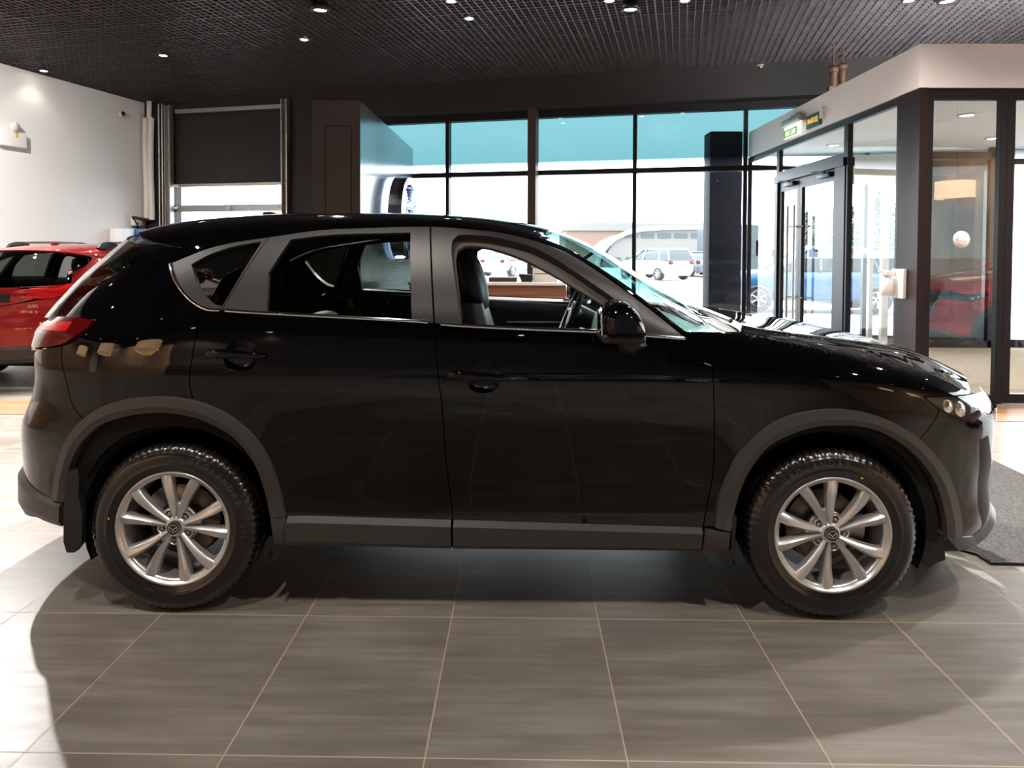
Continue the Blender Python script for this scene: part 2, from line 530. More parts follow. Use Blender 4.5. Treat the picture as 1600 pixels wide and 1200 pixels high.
# ------------------------------------------------------------------ car: painted panels
k = near(REAR_ARCH_O, (301, 624)); iB = near(BELT, (678, 505.5))
door_r = loop(BELT[:iB+1], SHUT_M, SILL_R[::-1], REAR_ARCH_O[::-1][:len(REAR_ARCH_O)-k], SHUT_R[::-1])
door_f = loop(BELT[iB:], SHUT_F, SILL_F[::-1], SHUT_M[::-1])

def ellipse(cx, cz, a, b, n=28, pw=2.0, tilt=0):
    out = []
    for i in range(n):
        g = 2*math.pi*i/n; c, s = math.cos(g), math.sin(g)
        x = a*math.copysign(abs(c)**(2/pw), c); z = b*math.copysign(abs(s)**(2/pw), s)
        out.append(np.array((cx+x*math.cos(tilt)-z*math.sin(tilt), cz+x*math.sin(tilt)+z*math.cos(tilt))))
    return out
CUP = []
for (cx, cy) in ((376, 556.5), (755, 590)):
    x, z = solve(cx, cy); CUP.append(ellipse(x, z, .068, .062, 30, 2.2))
RD, RD2 = panel('rear_door', door_r, M['paint'], holes=[CUP[0]])
FD, FD2 = panel('front_door', door_f, M['paint'], holes=[CUP[1]])
panel('front_fender', loop(BELT[-1:], S([(1062,517)]), HOOD_E, S([(1517,611)]), ln(S([(1516,616),(1443,619)])), LIGHT_B[:near(LIGHT_B, (1467,641))], BMP_F[::-1],
      FRONT_ARCH_O[::-1][len(FRONT_ARCH_O)-1-near(FRONT_ARCH_O, (1437,687)):], SHUT_F[::-1]), M['paint'])
kr = near(REAR_ARCH_O, (130, 656))
ROOF_A = cr(S([(255,384),(270,385),(295,388),(325,388.8)]))
panel('rear_quarter_panel', loop(SHUT_R, REAR_ARCH_O[kr:k+1][::-1], BMP_R[::-1], S([(121,528),(141,514),(150,500),(101,497)]), D_EDGE, ROOF_A,
      [TRIM_T[i] for i in range(near(TRIM_T, (325,389)), -1, -1)], QUART), M['paint'], h=.025)
# bumpers wrap round the corners
panel('front_bumper', loop(BMP_F, LIGHT_B[near(LIGHT_B, (1467,642)):], A_(*fj(.815, .02)), ln([fj(.80, .12), fj(.74, .16), fj(.60, .20), fj(.55, .26), fj(.52, EPS)], .03), ln([fj(.31, EPS), fj(.30, 0)], .03),
      cr(S([(1520,852),(1499,852)])), FRONT_ARCH_O[::-1][:len(FRONT_ARCH_O)-near(FRONT_ARCH_O, (1437,687))]), M['paint'], h=.025)
panel('rear_bumper', loop(BMP_R, REAR_ARCH_O[:kr+1][::-1], cr(S([(96,798),(62,786),(45,768)])), ln([rj(.45, .1), rj(.44, EPS)], .03), ln([rj(.93, EPS), rj(.98, .35), rj(1.04, .06)], .03), S([(64,545)])), M['paint'], h=.025)
# grey cladding
def resample(pl, n):
    P = np.array(pl); d = np.r_[0, np.cumsum(np.linalg.norm(np.diff(P, axis=0), axis=1))]
    t = np.linspace(0, d[-1], n); return np.stack([np.interp(t, d, P[:, 0]), np.interp(t, d, P[:, 1])], 1)
def sweep(name, O, I, rows, m, root, root2, n=90, fn=body):
    """band between two edge lines; rows are (share of the way, height over the skin), each row pair a facet of its own"""
    O, I = resample(O, n), resample(I, n); Q = []
    for t, off in rows:
        V = O+(I-O)*t; Q.append(fn(V[:, 0], V[:, 1])+normals(fn, V, axis_ref)*off)
    mb = MB()
    for k in range(len(rows)-1):
        mb.add([tuple(p) for p in Q[k]]+[tuple(p) for p in Q[k+1]], [(i, i+1, n+i+1, n+i) for i in range(n-1)], 0, True)
    for e in (0, n-1): mb.add([tuple(q[e]) for q in Q], [tuple(range(len(Q)))], 0)
    return mirror_mb(mb, name, m, root, root2)
ARCH_ROWS = [(-.02, -.01), (0, .006), (.07, .017), (.62, .019), (1.0, .008), (1.03, -.06)]
sweep('front_arch_trim', FRONT_ARCH_O, FRONT_ARCH_I, ARCH_ROWS, M['plastic'], CAR, CAR)
sweep('rear_arch_trim', REAR_ARCH_O, REAR_ARCH_I, ARCH_ROWS, M['plastic'], CAR, CAR)
panel('sill_end_trim', loop(ln(S([(424,806),(449,806.5)])), ln(S([(450,848),(429,846)]))), M['plastic'], off=.014, depth=.03, gap=.0012)
panel('sill_end_trim', loop(ln(S([(1101,825),(1140,830)])), ln(S([(1137,860),(1096,857)]))), M['plastic'], off=.014, depth=.03, gap=.0012)
LIP_ROWS = [(-.10, -.03), (0, .004), (.16, .022), (.75, .022), (1.0, .010), (1.03, -.06)]
sweep('front_lip_trim', list(cr(S([(1478,839),(1500,838.5),(1520,837.5)])))+ln([fj(.345, .02), fj(.36, EPS)], .03), list(cr(S([(1476,876),(1500,872),(1522,866.5)])))+ln([fj(.235, .08), fj(.20, EPS)], .03), LIP_ROWS, M['plastic'], CAR, CAR)
sweep('rear_lip_trim', list(cr(S([(100,783.5),(80,778),(62,770)])))+ln([rj(.50, .06), rj(.49, EPS)], .03), list(cr(S([(100,821),(80,815),(62,807)])))+ln([rj(.315, .06), rj(.29, EPS)], .03), LIP_ROWS, M['plastic'], CAR, CAR)

# door furniture
SKIRT_ROWS = [(-.06, -.02), (0, .002), (.20, .026), (.80, .024), (1.0, .014), (1.02, -.05)]
for root, root2, q in ((RD, RD2, [(450,806),(705,812),(705.5,853),(450,848)]), (FD, FD2, [(709,812),(1097,824.5),(1093,857),(709,853)])):
    P = S(q); sweep('sill_trim', ln([P[0], P[1]]), ln([P[3], P[2]]), SKIRT_ROWS, M['plastic'], root, root2, 60, side)

def cup_and_handle(root, root2, cup, cx, cy, x0px, x1px, tilt):
    c = np.mean(cup, 0)
    g = shrink(cup, -.0022)
    def bowl(V, poly):
        r = np.hypot((V[:, 0]-c[0])/.070, (V[:, 1]-c[1])/.064); return -.032*np.clip(1-r**2.2, 0, 1)
    V, T = fill(g, (), .010)
    N = normals(side, V, axis_ref); P = side(V[:, 0], V[:, 1])+N*bowl(V, g)[:, None]
    a, b, cc, d = shell(P, N, T, 0)
    for sgn, rt in ((1, root), (-1, root2)):
        VV = [(v[0], v[1]*sgn, v[2]) for v in a]; FF = b if sgn == 1 else [tuple(reversed(f)) for f in b]
        mk('handle_cup', VV, FF, M['cup'], rt, True)
    xa, za = solve(x0px, cy); xb, zb = solve(x1px, cy+tilt)
    mb = MB(); n = 22; m = 14; vs = []
    for i in range(n+1):
        t = i/n; u = 2*t-1
        x = xa+(xb-xa)*t; z = za+(zb-za)*t+.004*(1-u*u)
        e = (1-abs(u)**5)**.5 if abs(u) < 1 else 0
        hz = .0165*(.25+.75*e)*(1-.18*u) if e else .0005; ho = .012*e+.0004
        w = float(half_width(x, z)); out = .016+.012*(1-u**4)
        for j in range(m):
            g2 = 2*math.pi*j/m; cz = math.copysign(abs(math.sin(g2))**.75, math.sin(g2)); co = math.copysign(abs(math.cos(g2))**.75, math.cos(g2))
            vs.append((x, -(w+out+ho*co), z+hz*cz))
    fs = [(i*m+j, i*m+(j+1) % m, (i+1)*m+(j+1) % m, (i+1)*m+j) for i in range(n) for j in range(m)]
    mb.add(vs, fs, 0, True)
    for t in (.06, .9):   # feet
        x = xa+(xb-xa)*t; z = za+(zb-za)*t; w = float(half_width(x, z))
        mb.box(x-.016, x+.016, -(w+.020), -(w-.004), z-.009, z+.009)
    mirror_mb(mb, 'door_handle', M['paint'], root, root2)
cup_and_handle(RD, RD2, CUP[0], 376, 551, 321, 418, 4)
cup_and_handle(FD, FD2, CUP[1], 755, 584, 699, 796, 7)

# window surrounds and glass
iT = lambda px: near(TRIM_T, px)
SEAM_Q = ln(S([(421,371),(400,400),(347,484)]))
rw = loop(ln(S([(417.5,486),(420,427.5)])), ln(S([(420,427.5),(455,375)])), cr(S([(455,375),(525,367.5),(641,364.5)])), ln(S([(641,364.5),(643,501)])), ln(S([(643,501),(417.5,486)])))
bl_r = [b for b in BELT if b[0] <= solve(678, 505)[0] and b[0] >= solve(347, 485)[0]]
frame_r = loop(SEAM_Q[::-1], TRIM_T[iT((421,371)):iT((672,354.5))+1], ln(S([(672,354.5),(678,505.5)])), bl_r[::-1])
panel('window_frame', frame_r, M['trim'], RD, holes=[rw], off=.003, depth=.03, h=.025, gap=.0015, fparent=RD2)
panel('window_glass', shrink(rw, -.012), M['tint'], RD, off=-.012, depth=0, h=.04, gap=0, fparent=RD2)
qg = loop(cr(S([(300,414),(325,400),(362,387),(398,380)])), S([(409,378.5)]), ln(S([(400,392),(347.5,478)])), cr(S([(335,475),(322,462),(310,444),(300,414)])))
quart = loop(TRIM_T[:iT((421,371))+1], SEAM_Q, QUART[::-1])
QT, QT2 = panel('quarter_window_trim', quart, M['trim'], holes=[qg], off=.003, depth=.03, h=.02, gap=.0015)
panel('quarter_glass', shrink(qg, -.012), M['tint'], off=-.012, depth=0, h=.04, gap=0)
fw = loop(cr(S([(721,508.6),(716,450),(711,397),(714,384),(726,377.5),(757,379),(795,388.7),(830.6,404),(866,424),(902,447),(937.5,468)])), cr(S([(937.5,468),(975,494),(990,514)])), ln(S([(990,521),(936,517),(819,512.7),(721,507.6)])))
bl_f = [b for b in BELT if b[0] >= solve(679, 505)[0]]
fw_in = fw
fw = loop(cr(S([(720,508.6),(713,450),(706,395),(708,376),(716,368.5),(757,369.5),(795,377),(833,388),(868,406),(906,431),(943,456),(975,480)])), cr(S([(980,486),(988,502),(991,516)])), ln(S([(990,520),(936,516.5),(819,512),(720,507.2)])))
frame_f = loop(ln(S([(679.5,505.5),(673.5,354.5)])), TRIM_T[iT((673.5,354.5)):], bl_f[::-1])
panel('window_frame', frame_f, M['trim'], FD, holes=[fw], off=.003, depth=.03, h=.025, gap=.0015, fparent=FD2)
panel('door_pillar', loop(ln(S([(652,366),(692,366)])), ln(S([(697,507),(656,505)]))), M['cabin'], off=-.040, depth=.03, gap=0)
panel('pillar_lining', shrink(fw, -.012), M['headliner'], FD, holes=[fw_in], off=-.035, depth=.02, h=.03, gap=0, fparent=FD2)
# bright strip under the windows and round the rear pane
def strip(name, path, hw, m, root, root2, off=.012, r=.0045):
    mb = MB(); vs = []; mm = 8
    P = np.array(path); n = len(P)
    tg = np.gradient(P, axis=0); tg /= np.linalg.norm(tg, axis=1)[:, None]; nr = np.stack([-tg[:, 1], tg[:, 0]], 1)
    for i in range(n):
        for j in range(mm):
            g = 2*math.pi*j/mm; q = P[i]+nr[i]*hw*math.copysign(abs(math.cos(g))**.6, math.cos(g))
            b = side(q[0], q[1]); vs.append((b[0], b[1]-off-r*math.sin(g)*.9+r*.5, b[2]))
    fs = [(i*mm+j, i*mm+(j+1) % mm, (i+1)*mm+(j+1) % mm, (i+1)*mm+j) for i in range(n-1) for j in range(mm)]
    mb.add(vs, fs, 0, True); mb.add(vs[:mm], [tuple(range(mm))], 0); mb.add(vs[-mm:], [tuple(range(mm))[::-1]], 0)
    return mirror_mb(mb, name, m, root, root2)
up = lambda pl, dz: [p+np.array((0, dz)) for p in pl]
strip('belt_molding', up(bl_r, .004), .0075, M['chrome'], RD, RD2)
strip('belt_molding', up(bl_f, .004), .0075, M['chrome'], FD, FD2)
strip('chrome_strip', [p+np.array((.004, .003)) for p in QUART], .0065, M['chrome'], QT, QT2)

# ------------------------------------------------------------------ roof, pillars, windscreen (side line to centre line)
SIDE_L = ROOF_A[:-1]+TRIM_T[iT((325,389)):]
SIDE_L = np.array(sorted([tuple(p) for p in SIDE_L]))
CEN = pchip([-1.86,-1.82,-1.744,-1.642,-1.474,-1.306,-1.138,-.97,-.769,-.5,-.3,-.1,.064,.197,.33,.463,.596,.729,.863,1.0,1.06,1.12],
            [1.560,1.595,1.618,1.640,1.662,1.675,1.685,1.690,1.692,1.690,1.683,1.670,1.650,1.626,1.588,1.532,1.460,1.368,1.279,1.20,1.178,1.15])
CX = pchip([-1.52,-1.40,-1.2,-.8,-.3,0,.156,.30,.412,.60,.746], [-1.84,-1.60,-1.36,-.86,-.30,.06,.28,.50,.66,.91,1.06])
def sidept(x):
    z = np.interp(x, SIDE_L[:, 0], SIDE_L[:, 1]); w = half_width(x, z); return np.array([x, -w, z])
def arc(x, t):
    """cross line from the window top (t=0) to the crown (t=1)"""
    A = sidept(x); cx = float(CX(x)); C = np.array([cx, 0, float(CEN(cx))])
    e = 1e-3; dz = (half_width(x, A[2]+e)-half_width(x, A[2]-e))/(2*e); T = np.array([0, -float(dz), 1.0]); T /= np.linalg.norm(T)
    gz = C[2]-A[2]; L1 = max(.80*gz, .03)
    dx = cx-x
    P1 = A+L1*T+np.array([dx*(.55 if x < -1.2 else .12), 0, 0]); P2 = np.array([cx-dx*.12, A[1]*(.80 if x < .1 else .80-.25*min((x-.1)/.15, 1)), C[2]-.004])
    t = np.asarray(t, float)[..., None]
    return (1-t)**3*A+3*t*(1-t)**2*P1+3*t*t*(1-t)*P2+t**3*C
xs_all = np.linspace(SIDE_L[0, 0], .742, 130)
ts = np.linspace(0, 1, 29)
GRID = np.array([arc(x, ts) for x in xs_all])
XW = .125                                  # windscreen starts here (side line x)
def grid_part(name, G, m, keep, depth=.02, off=0.0, mirror=True):
    """surface patch from a grid of points, faces chosen by keep(i, j)"""
    du = np.gradient(G, axis=0); dv = np.gradient(G, axis=1); N = np.cross(du, dv); N /= np.maximum(np.linalg.norm(N, axis=2), 1e-9)[..., None]
    c = np.array([0, 0, .7]); s = np.sign((N*(G-c)).sum(2)); N *= s[..., None]
    n, k = G.shape[:2]; P = (G+N*off).reshape(-1, 3); NN = N.reshape(-1, 3)
    T = []
    for i in range(n-1):
        for j in range(k-1):
            if keep(i, j): T.append((i*k+j, (i+1)*k+j, (i+1)*k+j+1, i*k+j+1))
    # full width: mirror points
    P2 = P*np.array([1, -1, 1]); N2 = NN*np.array([1, -1, 1]); off_i = len(P)
    T2 = [tuple(off_i+i for i in reversed(t)) for t in T]
    used = sorted({i for t in T+T2 for i in t}); PP = np.vstack([P, P2]); NNN = np.vstack([NN, N2])
    # weld centre line
    key = {}; remap = {}
    V = []; VN = []
    for i in used:
        q = tuple(np.round(PP[i], 5)); q = (q[0], abs(q[1]) if abs(q[1]) < 1e-4 else q[1], q[2])
        if q in key: remap[i] = key[q]
        else: key[q] = remap[i] = len(V); V.append(PP[i]); VN.append(NNN[i] if abs(PP[i][1]) > 1e-4 else np.array([NNN[i][0], 0, NNN[i][2]]))
    F = [tuple(dict.fromkeys(remap[i] for i in t)) for t in T+T2]; F = [f for f in F if len(f) > 2]
    a, b, cc, d = shell(np.array(V), np.array(VN), F, depth)
    return mk(name, a, b, m, CAR, cc, d)
def pil(i):  # number of cross steps taken by the pillar
    x = xs_all[i]; return 6 if x < .3 else (5 if x < .5 else 4)
grid_part('roof', GRID, M['paint'], lambda i, j: xs_all[i] < XW or j < pil(i))
grid_part('windshield', GRID, M['wind'], lambda i, j: xs_all[i] >= XW-.012 and j >= pil(i)-1, depth=0, off=-.006)
grid_part('headliner', GRID, M['headliner'], lambda i, j: (xs_all[i] < XW and j > 1 and xs_all[i] > -1.35) or (1 < j < pil(i) and xs_all[i] >= XW), depth=0, off=-.045)
# tailgate: glass above, painted below
DE = np.array([p for p in D_EDGE])
def de_pt(s):
    i = s*(len(DE)-1); a = int(min(i, len(DE)-2)); p = DE[a]+(DE[a+1]-DE[a])*(i-a); return body(np.array([p[0]]), np.array([p[1]]))[0]
RC = pchip([0, .25, .5, .8, 1], [1.17, 1.27, 1.38, 1.52, 1.585]); RCX = pchip([1.0, 1.17, 1.27, 1.38, 1.52, 1.59, 1.62], [-2.27, -2.22, -2.15, -2.07, -1.94, -1.87, -1.85])
rg = []
for s in np.linspace(0, 1, 26):
    A = de_pt(s); cz = float(RC(s)); C = np.array([float(RCX(cz)), 0, cz])
    P1 = A+np.array([(C[0]-A[0])*.75, .06, (cz-A[2])*.1]); P2 = np.array([C[0], A[1]*.5, cz])
    t = np.linspace(0, 1, 21)[:, None]; rg.append((1-t)**3*A+3*t*(1-t)**2*P1+3*t*t*(1-t)*P2+t**3*C)
grid_part('rear_window', np.array(rg), M['tint'], lambda i, j: True, depth=.01)
panel('tailgate', loop(ln([rj(1.15, .20), rj(1.17, .45), rj(1.17, EPS)], .04), ln([rj(.935, EPS), rj(.985, .35), rj(1.03, .18)], .04)), M['paint'], h=.03)
panel('plate_recess', loop(ln([rj(.995, .40), rj(.995, EPS)], .03), ln([rj(1.10, EPS), rj(1.10, .40)], .03)), M['black'], off=.004, depth=.01)
panel('tail_light', loop(cr(S([(150,500.5),(101,496.5),(70,499)])), ln([rj(1.165, .10), rj(1.15, .24)], .03), ln([rj(1.05, .24), rj(1.035, .08)], .03), cr(S([(62,544),(97,540),(121,527),(141,514)]))), M['redlens'], off=.014, depth=.03, h=.02)
panel('lamp_band', loop(ln(S([(118,505),(72,505)])), ln([rj(1.13, .05)]), ln([rj(1.11, .05)]), ln(S([(72,519),(108,519)]))), M['redglow'], off=.0165, depth=.004, h=.02, gap=0)
# headlight
HL, HL2 = panel('headlight', loop(ln(S([(1443,620),(1517,616)])), ln([fj(.885, .03), fj(.88, .20)], .03), ln([fj(.82, .22), fj(.805, .05)], .03), LIGHT_B[::-1]), M['lens'], off=.004, depth=.0, h=.02)
panel('lamp_reflector', loop(ln(S([(1452,622),(1517,618)])), ln([fj(.88, .03), fj(.875, .19)], .03), ln([fj(.825, .21), fj(.812, .05)], .03), S([(1514,657),(1487,646),(1465,633)])), M['black'], HL, off=-.03, depth=.01, h=.02, fparent=HL2)
for (px, py, r) in ((1488, 634, .024), (1508, 638, .030)):
    x, z = solve(px, py); b = body(np.array([x]), np.array([z]))[0]; n = normals(body, np.array([[x, z]]), axis_ref)[0]
    mb = MB(); mb.lathe([(0, .012), (r*.5, .010), (r*.85, .004), (r, 0), (r*1.1, .004), (r*1.15, -.01)], 20)
    q = Vector((0, 0, 1)).rotation_difference(Vector(n)).to_matrix().to_4x4(); q.translation = Vector(b-n*.022)
    mb.xform(q); mirror_mb(mb, 'lamp_projector', M['chrome'], HL, HL2)
# grille and its bright wing
panel('grille', loop(ln([fj(.80, .14), fj(.83, .30), fj(.84, EPS)], .04), ln([fj(.53, EPS), fj(.56, .27), fj(.61, .215)], .04)), M['black'], off=-.004, depth=.02, h=.03)
mb = MB(); pts = [body(np.array([fj(z, e)[0]]), np.array([z]))[0]+np.array([.010, -.004, 0]) for z, e in ((.815, .06), (.79, .12), (.74, .16), (.66, .185), (.60, .21), (.555, .27), (.53, .40), (.525, WJ-.01))]
mb.tube(cr(pts, .03), .011, 8); mirror_mb(mb, 'grille_wing', M['chrome'], CAR)
# bonnet
HE = np.array([solve_raw(*p) for p in cr([(1157,517.5),(1187,524),(1240,530.5),(1300,538),(1375,547),(1412,553),(1450,566),(1475,580),(1500,593),(1512,600)], 4.0)])
HE = HE[np.argsort(HE[:, 0])]; xx = np.linspace(HE[0, 0], HE[-1, 0], 110); zz = np.interp(xx, HE[:, 0], HE[:, 1])
for _ in range(40): zz[1:-1] = .25*zz[:-2]+.5*zz[1:-1]+.25*zz[2:]
HE = np.stack([xx, zz], 1)
HCX = pchip([.97, 1.25, 1.45, 1.7, 1.9, 2.1], [1.09, 1.30, 1.50, 1.78, 2.02, 2.27]); HCZ = pchip([1.05, 1.25, 1.45, 1.72, 1.9, 2.1, 2.27], [1.172, 1.163, 1.142, 1.095, 1.052, .985, .90])
hg = []
for p in HE:
    A = side(p[0], p[1]); cx = float(HCX(p[0])); C = np.array([cx, 0, float(HCZ(cx))])
    t = np.linspace(0, 1, 81)[:, None]; P1 = A+np.array([(cx-A[0])*.6, .15, .022]); P2 = np.array([cx, A[1]*.5, C[2]])
    q = (1-t)**3*A+3*t*(1-t)**2*P1+3*t*t*(1-t)*P2+t**3*C
    q[:, 2:] += .010*np.exp(-((t-.17)/.07)**2)*np.clip((2.2-p[0])/.6, 0, 1)     # raised crease
    hg.append(q)
grid_part('hood', np.array(hg), M['paint'], lambda i, j: True, depth=.03)
# cowl with wipers
mb = MB()
for sgn in (-1, 1):
    pass
cow = []
for w in np.linspace(-.74, .74, 31):
    k = abs(w)/.74; x0 = 1.05-.28*k**2.2; x1 = 1.10-.06*k**2
    cow.append([(x0-.03, w, 1.165-.012*k), ((x0+x1)/2, w, 1.150-.012*k), (x1+.05, w, 1.135-.012*k)])
vs = [v for r in cow for v in r]; fs = [(i*3+j, (i+1)*3+j, (i+1)*3+j+1, i*3+j+1) for i in range(30) for j in range(2)]
mb.add(vs, fs, 0, True); mb.build('cowl', M['plastic'], CAR)
for y0, y1, x0 in ((-.52, .08, .93), (.02, .66, .96)):
    mb = MB(); mb.tube([(1.04, y0, 1.185), (1.0, y0+.1, 1.205), (x0+.05, y1-.1, 1.225), (x0+.04, y1, 1.222)], [.012, .009, .006, .004], 8)
    mb.tube([(x0+.10, y0-.02, 1.192), (x0+.045, (y0+y1)/2, 1.215), (x0+.06, y1+.12, 1.208)], .006, 6)
    mb.build('wiper', M['steel'], CAR)
# aerial fin
mb = MB(); fx = solve(434, 336)[0]
xa = at_y(419, 333, CARY)[0]-CARX; zt = at_y(420, 331.5, CARY)[2]
mb.prism([(xa+.02, zt+.002), (xa-.02, zt), (xa-.035, 1.66), (xa+.15, 1.665), (xa+.09, zt-.02)], 'y', -.018, .018); mb.build('aerial_fin', M['paint'], CAR)

# ------------------------------------------------------------------ under-structure and cabin
def flat_side(name, poly, m, inset, mirror=True):
    return panel(name, poly, m, fn=lambda a, z: side(a, z)*np.array([1, 1, 1])+np.stack([0*a, inset+0*a, 0*a], -1), h=.06, depth=0, gap=0)
circ = lambda xc, r, a0, a1, n=24: [np.array((xc+r*math.cos(a0+(a1-a0)*i/n), .352+r*math.sin(a0+(a1-a0)*i/n))) for i in range(n+1)]
inner = loop(ln([(-2.0, 1.02), (-1.9, 1.15), (-1.2, 1.20), (.72, 1.10), (1.5, 1.02), (2.0, .86)], .08), ln([(2.0, .40), (1.80, .30)], .08), circ(1.35, .43, -.1, math.pi+.1), ln([(.90, .29), (-.90, .29)], .08),
             circ(-1.35, .43, -.1, math.pi+.1), ln([(-1.8, .32), (-2.0, .42)], .08))
flat_side('inner_panel', inner, M['void'], .022)
mb = MB(); mb.box(-1.95, 1.9, -.62, .62, .21, .34); mb.box(-.88, .88, -.80, .80, .25, .36)
mb.box(-2.0, -.80, -.60, .60, .36, .80); mb.box(.80, 1.9, -.58, .58, .30, 1.0); mb.box(-.9, .9, -.16, .16, .34, .62); mb.build('floor_pan', M['void'], CAR)
for xc in (-1.35, 1.35):
    mb = MB()
    prof = [(.405, -.84), (.405, -.60), (.10, -.58)]
    vs = []; n = 30
    for r, y in prof:
        for i in range(n+1):
            g = -.40+(math.pi+.80)*i/n; vs.append((xc+r*math.cos(g), y, .352+r*math.sin(g)))
    fs = [(k*(n+1)+i, k*(n+1)+i+1, (k+1)*(n+1)+i+1, (k+1)*(n+1)+i) for k in range(2) for i in range(n)]
    mb.add(vs, fs, 0, True)
    rg_ = [(xc+r*math.cos(-.12+3.38*i/40), -.835, .352+r*math.sin(-.12+3.38*i/40)) for r in (.404, .455) for i in range(41)]
    mb.add(rg_, [(i, i+1, 42+i, 41+i) for i in range(40)], 0)
    for yy in (-.70, -.78): # ribs of the liner
        mb.tube([(xc+.402*math.cos(-.2+3.54*i/24), yy, .352+.402*math.sin(-.2+3.54*i/24)) for i in range(25)], .006, 6)
    mirror_mb(mb, 'wheel_liner', M['void'], CAR)
# mud flaps
def flap(pts, y0, y1, extra=None):
    mb = MB(); mb.prism([tuple(p) for p in pts], 'y', y0, y1, 0)
    mirror_mb(mb, 'mud_flap', M['black'], CAR)
FP = lambda pts, Y=-.885: [(at_y(a, b, CARY+Y)[0]-CARX, at_y(a, b, CARY+Y)[2]) for a, b in pts]
P = FP([(107,736),(125,731),(127,745),(126,772),(132,800),(131,848),(120,861),(108,861),(103,845),(103,790)]); flap(P, -.90, -.872)
P = FP([(1143,805),(1150,805),(1147,850),(1142,884),(1138,884),(1122,861),(1141,858)]); flap(P, -.895, -.66)
P = FP([(424,846),(433,846),(432,874),(429,874)]); flap(P, -.89, -.70)
P = FP([(1440,820),(1455,800),(1475,812),(1477,875),(1462,880),(1452,888),(1437,880)], -.80); flap(P, -.80, -.66)
for root, root2, x0, x1 in ((RD, RD2, -1.0, -.30), (FD, FD2, -.26, .72)):
    for sg, rt in ((-1, root), (1, root2)):
        mb = MB(); n = 12
        xx = np.linspace(x0, x1, n); zt = np.interp(xx, [-1.1, -.3, .75], [1.235, 1.20, 1.145]); vs = []
        for x, z in zip(xx, zt):
            w = float(half_width(x, min(z, 1.1)))-.012
            for dy, zz in ((-.012, z-.002), (-.045, z), (-.085, z-.03), (-.095, z-.10), (-.070, z-.16), (-.09, z-.24), (-.09, .40)):
                vs.append((x, sg*(w+dy), zz))
        fs = [(i*7+j, i*7+j+1, (i+1)*7+j+1, (i+1)*7+j) for i in range(n-1) for j in range(6)]
        mb.add(vs, fs, 0, True)
        xx0 = x0+.25*(x1-x0); xx1 = x0+.72*(x1-x0)
        w = float(half_width(xx0, 1.05))
        mb.box(xx0, xx1, sg*(w-.100)-.012, sg*(w-.100)+.012, 1.030, 1.042, 1)
        mb.build('door_card', [M['cabin'], M['silver']], rt)

def seat(y, front=True, dx=0.0):
    mb = MB()
    x0, z0, z1 = (.055, .62, 1.24) if front else (-.95, .66, 1.10)
    x0 += dx
    # cushion
    mb.box(x0-.02, x0+.50, y-.25, y+.25, .42, .58, 0, b=.05)
    # backrest: stacked sections leaning back
    n = 9; m = 20; vs = []
    for i in range(n+1):
        t = i/n; z = .52+(z1-.52)*t+.02; x = x0-.02-.19*t; hw = (.25-.05*t*t); d = .075-.02*t
        for j in range(m):
            g = 2*math.pi*j/m; c, s = math.cos(g), math.sin(g)
            yy = hw*math.copysign(abs(s)**.55, s); bolster = .05*abs(yy/hw)**3*(1-.5*t)
            groove = -.008*math.cos(yy/hw*9) if abs(yy/hw) < .7 and c > 0 else 0
            vs.append((x+d*math.copysign(abs(c)**.7, c)+(bolster if c > 0 else 0)+groove, y+yy, z))
    mb.add(vs, [(i*m+j, i*m+(j+1) % m, (i+1)*m+(j+1) % m, (i+1)*m+j) for i in range(n) for j in range(m)], 0, True)
    mb.add(vs[-m:], [tuple(range(m))], 0, True)
    s = mb.build('seat', M['leather'], CAR)
    hb = MB(); vs = []; hx = x0-.225; n2 = 12
    for i in range(n2+1):
        t = i/n2; z = 1.205+.290*t; e = math.sin(math.pi*min(max(t, .02), .98))**.42
        hw = .135*(.45+.55*e)*(1-.15*t)*(.35 if i in (0, n2) else 1); d = .074*(.4+.6*e)*(.3 if i in (0, n2) else 1)
        for j in range(m):
            g = 2*math.pi*j/m; c, q = math.cos(g), math.sin(g)
            vs.append((hx-.045*(t-.5)+.02*(1-t)+d*math.copysign(abs(c)**.8, c), y+hw*math.copysign(abs(q)**.7, q), z))
    hb.add(vs, [(i*m+j, i*m+(j+1) % m, (i+1)*m+(j+1) % m, (i+1)*m+j) for i in range(n2) for j in range(m)], 0, True)
    hb.add(vs[-m:], [tuple(range(m))], 0, True); hb.add(vs[:m], [tuple(range(m))[::-1]], 0, True)
    for dy in (-.06, .06): hb.tube([(hx+.02, y+dy, 1.14), (hx+.012, y+dy, 1.26)], .007, 8)
    hb.build('headrest', M['leather'], s)
seat(-.37); seat(.37, dx=-.14)
mb = MB(); mb.box(-1.15, -.62, -.66, .66, .42, .60, b=.05)
mb.xform(Matrix.Identity(4)); mb.box(-1.22, -1.06, -.66, .66, .55, 1.12, b=.05); mb.build('rear_bench', M['leather'], CAR)
mb = MB()   # dashboard across the car
n = 12; prof = [(.30, .70), (.33, .92), (.36, 1.02), (.42, 1.085), (.50, 1.115), (.66, 1.13), (.86, 1.135), (.92, 1.05), (.92, .60)]
vs = []
for i in range(n+1):
    y = -.72+1.44*i/n; hump = .055*math.exp(-((y-.37)/.17)**2)
    for x, z in prof: vs.append((x+.09, y, z+(hump if .4 < x < .7 else 0)))
k = len(prof); mb.add(vs, [(i*k+j, (i+1)*k+j, (i+1)*k+j+1, i*k+j+1) for i in range(n) for j in range(k-1)], 0, True); mb.build('dashboard', M['cabin'], CAR)
mb = MB(); mb.box(.62, .64, -.10, .10, 1.13, 1.25, b=.005); mb.build('centre_screen', M['black'], CAR)
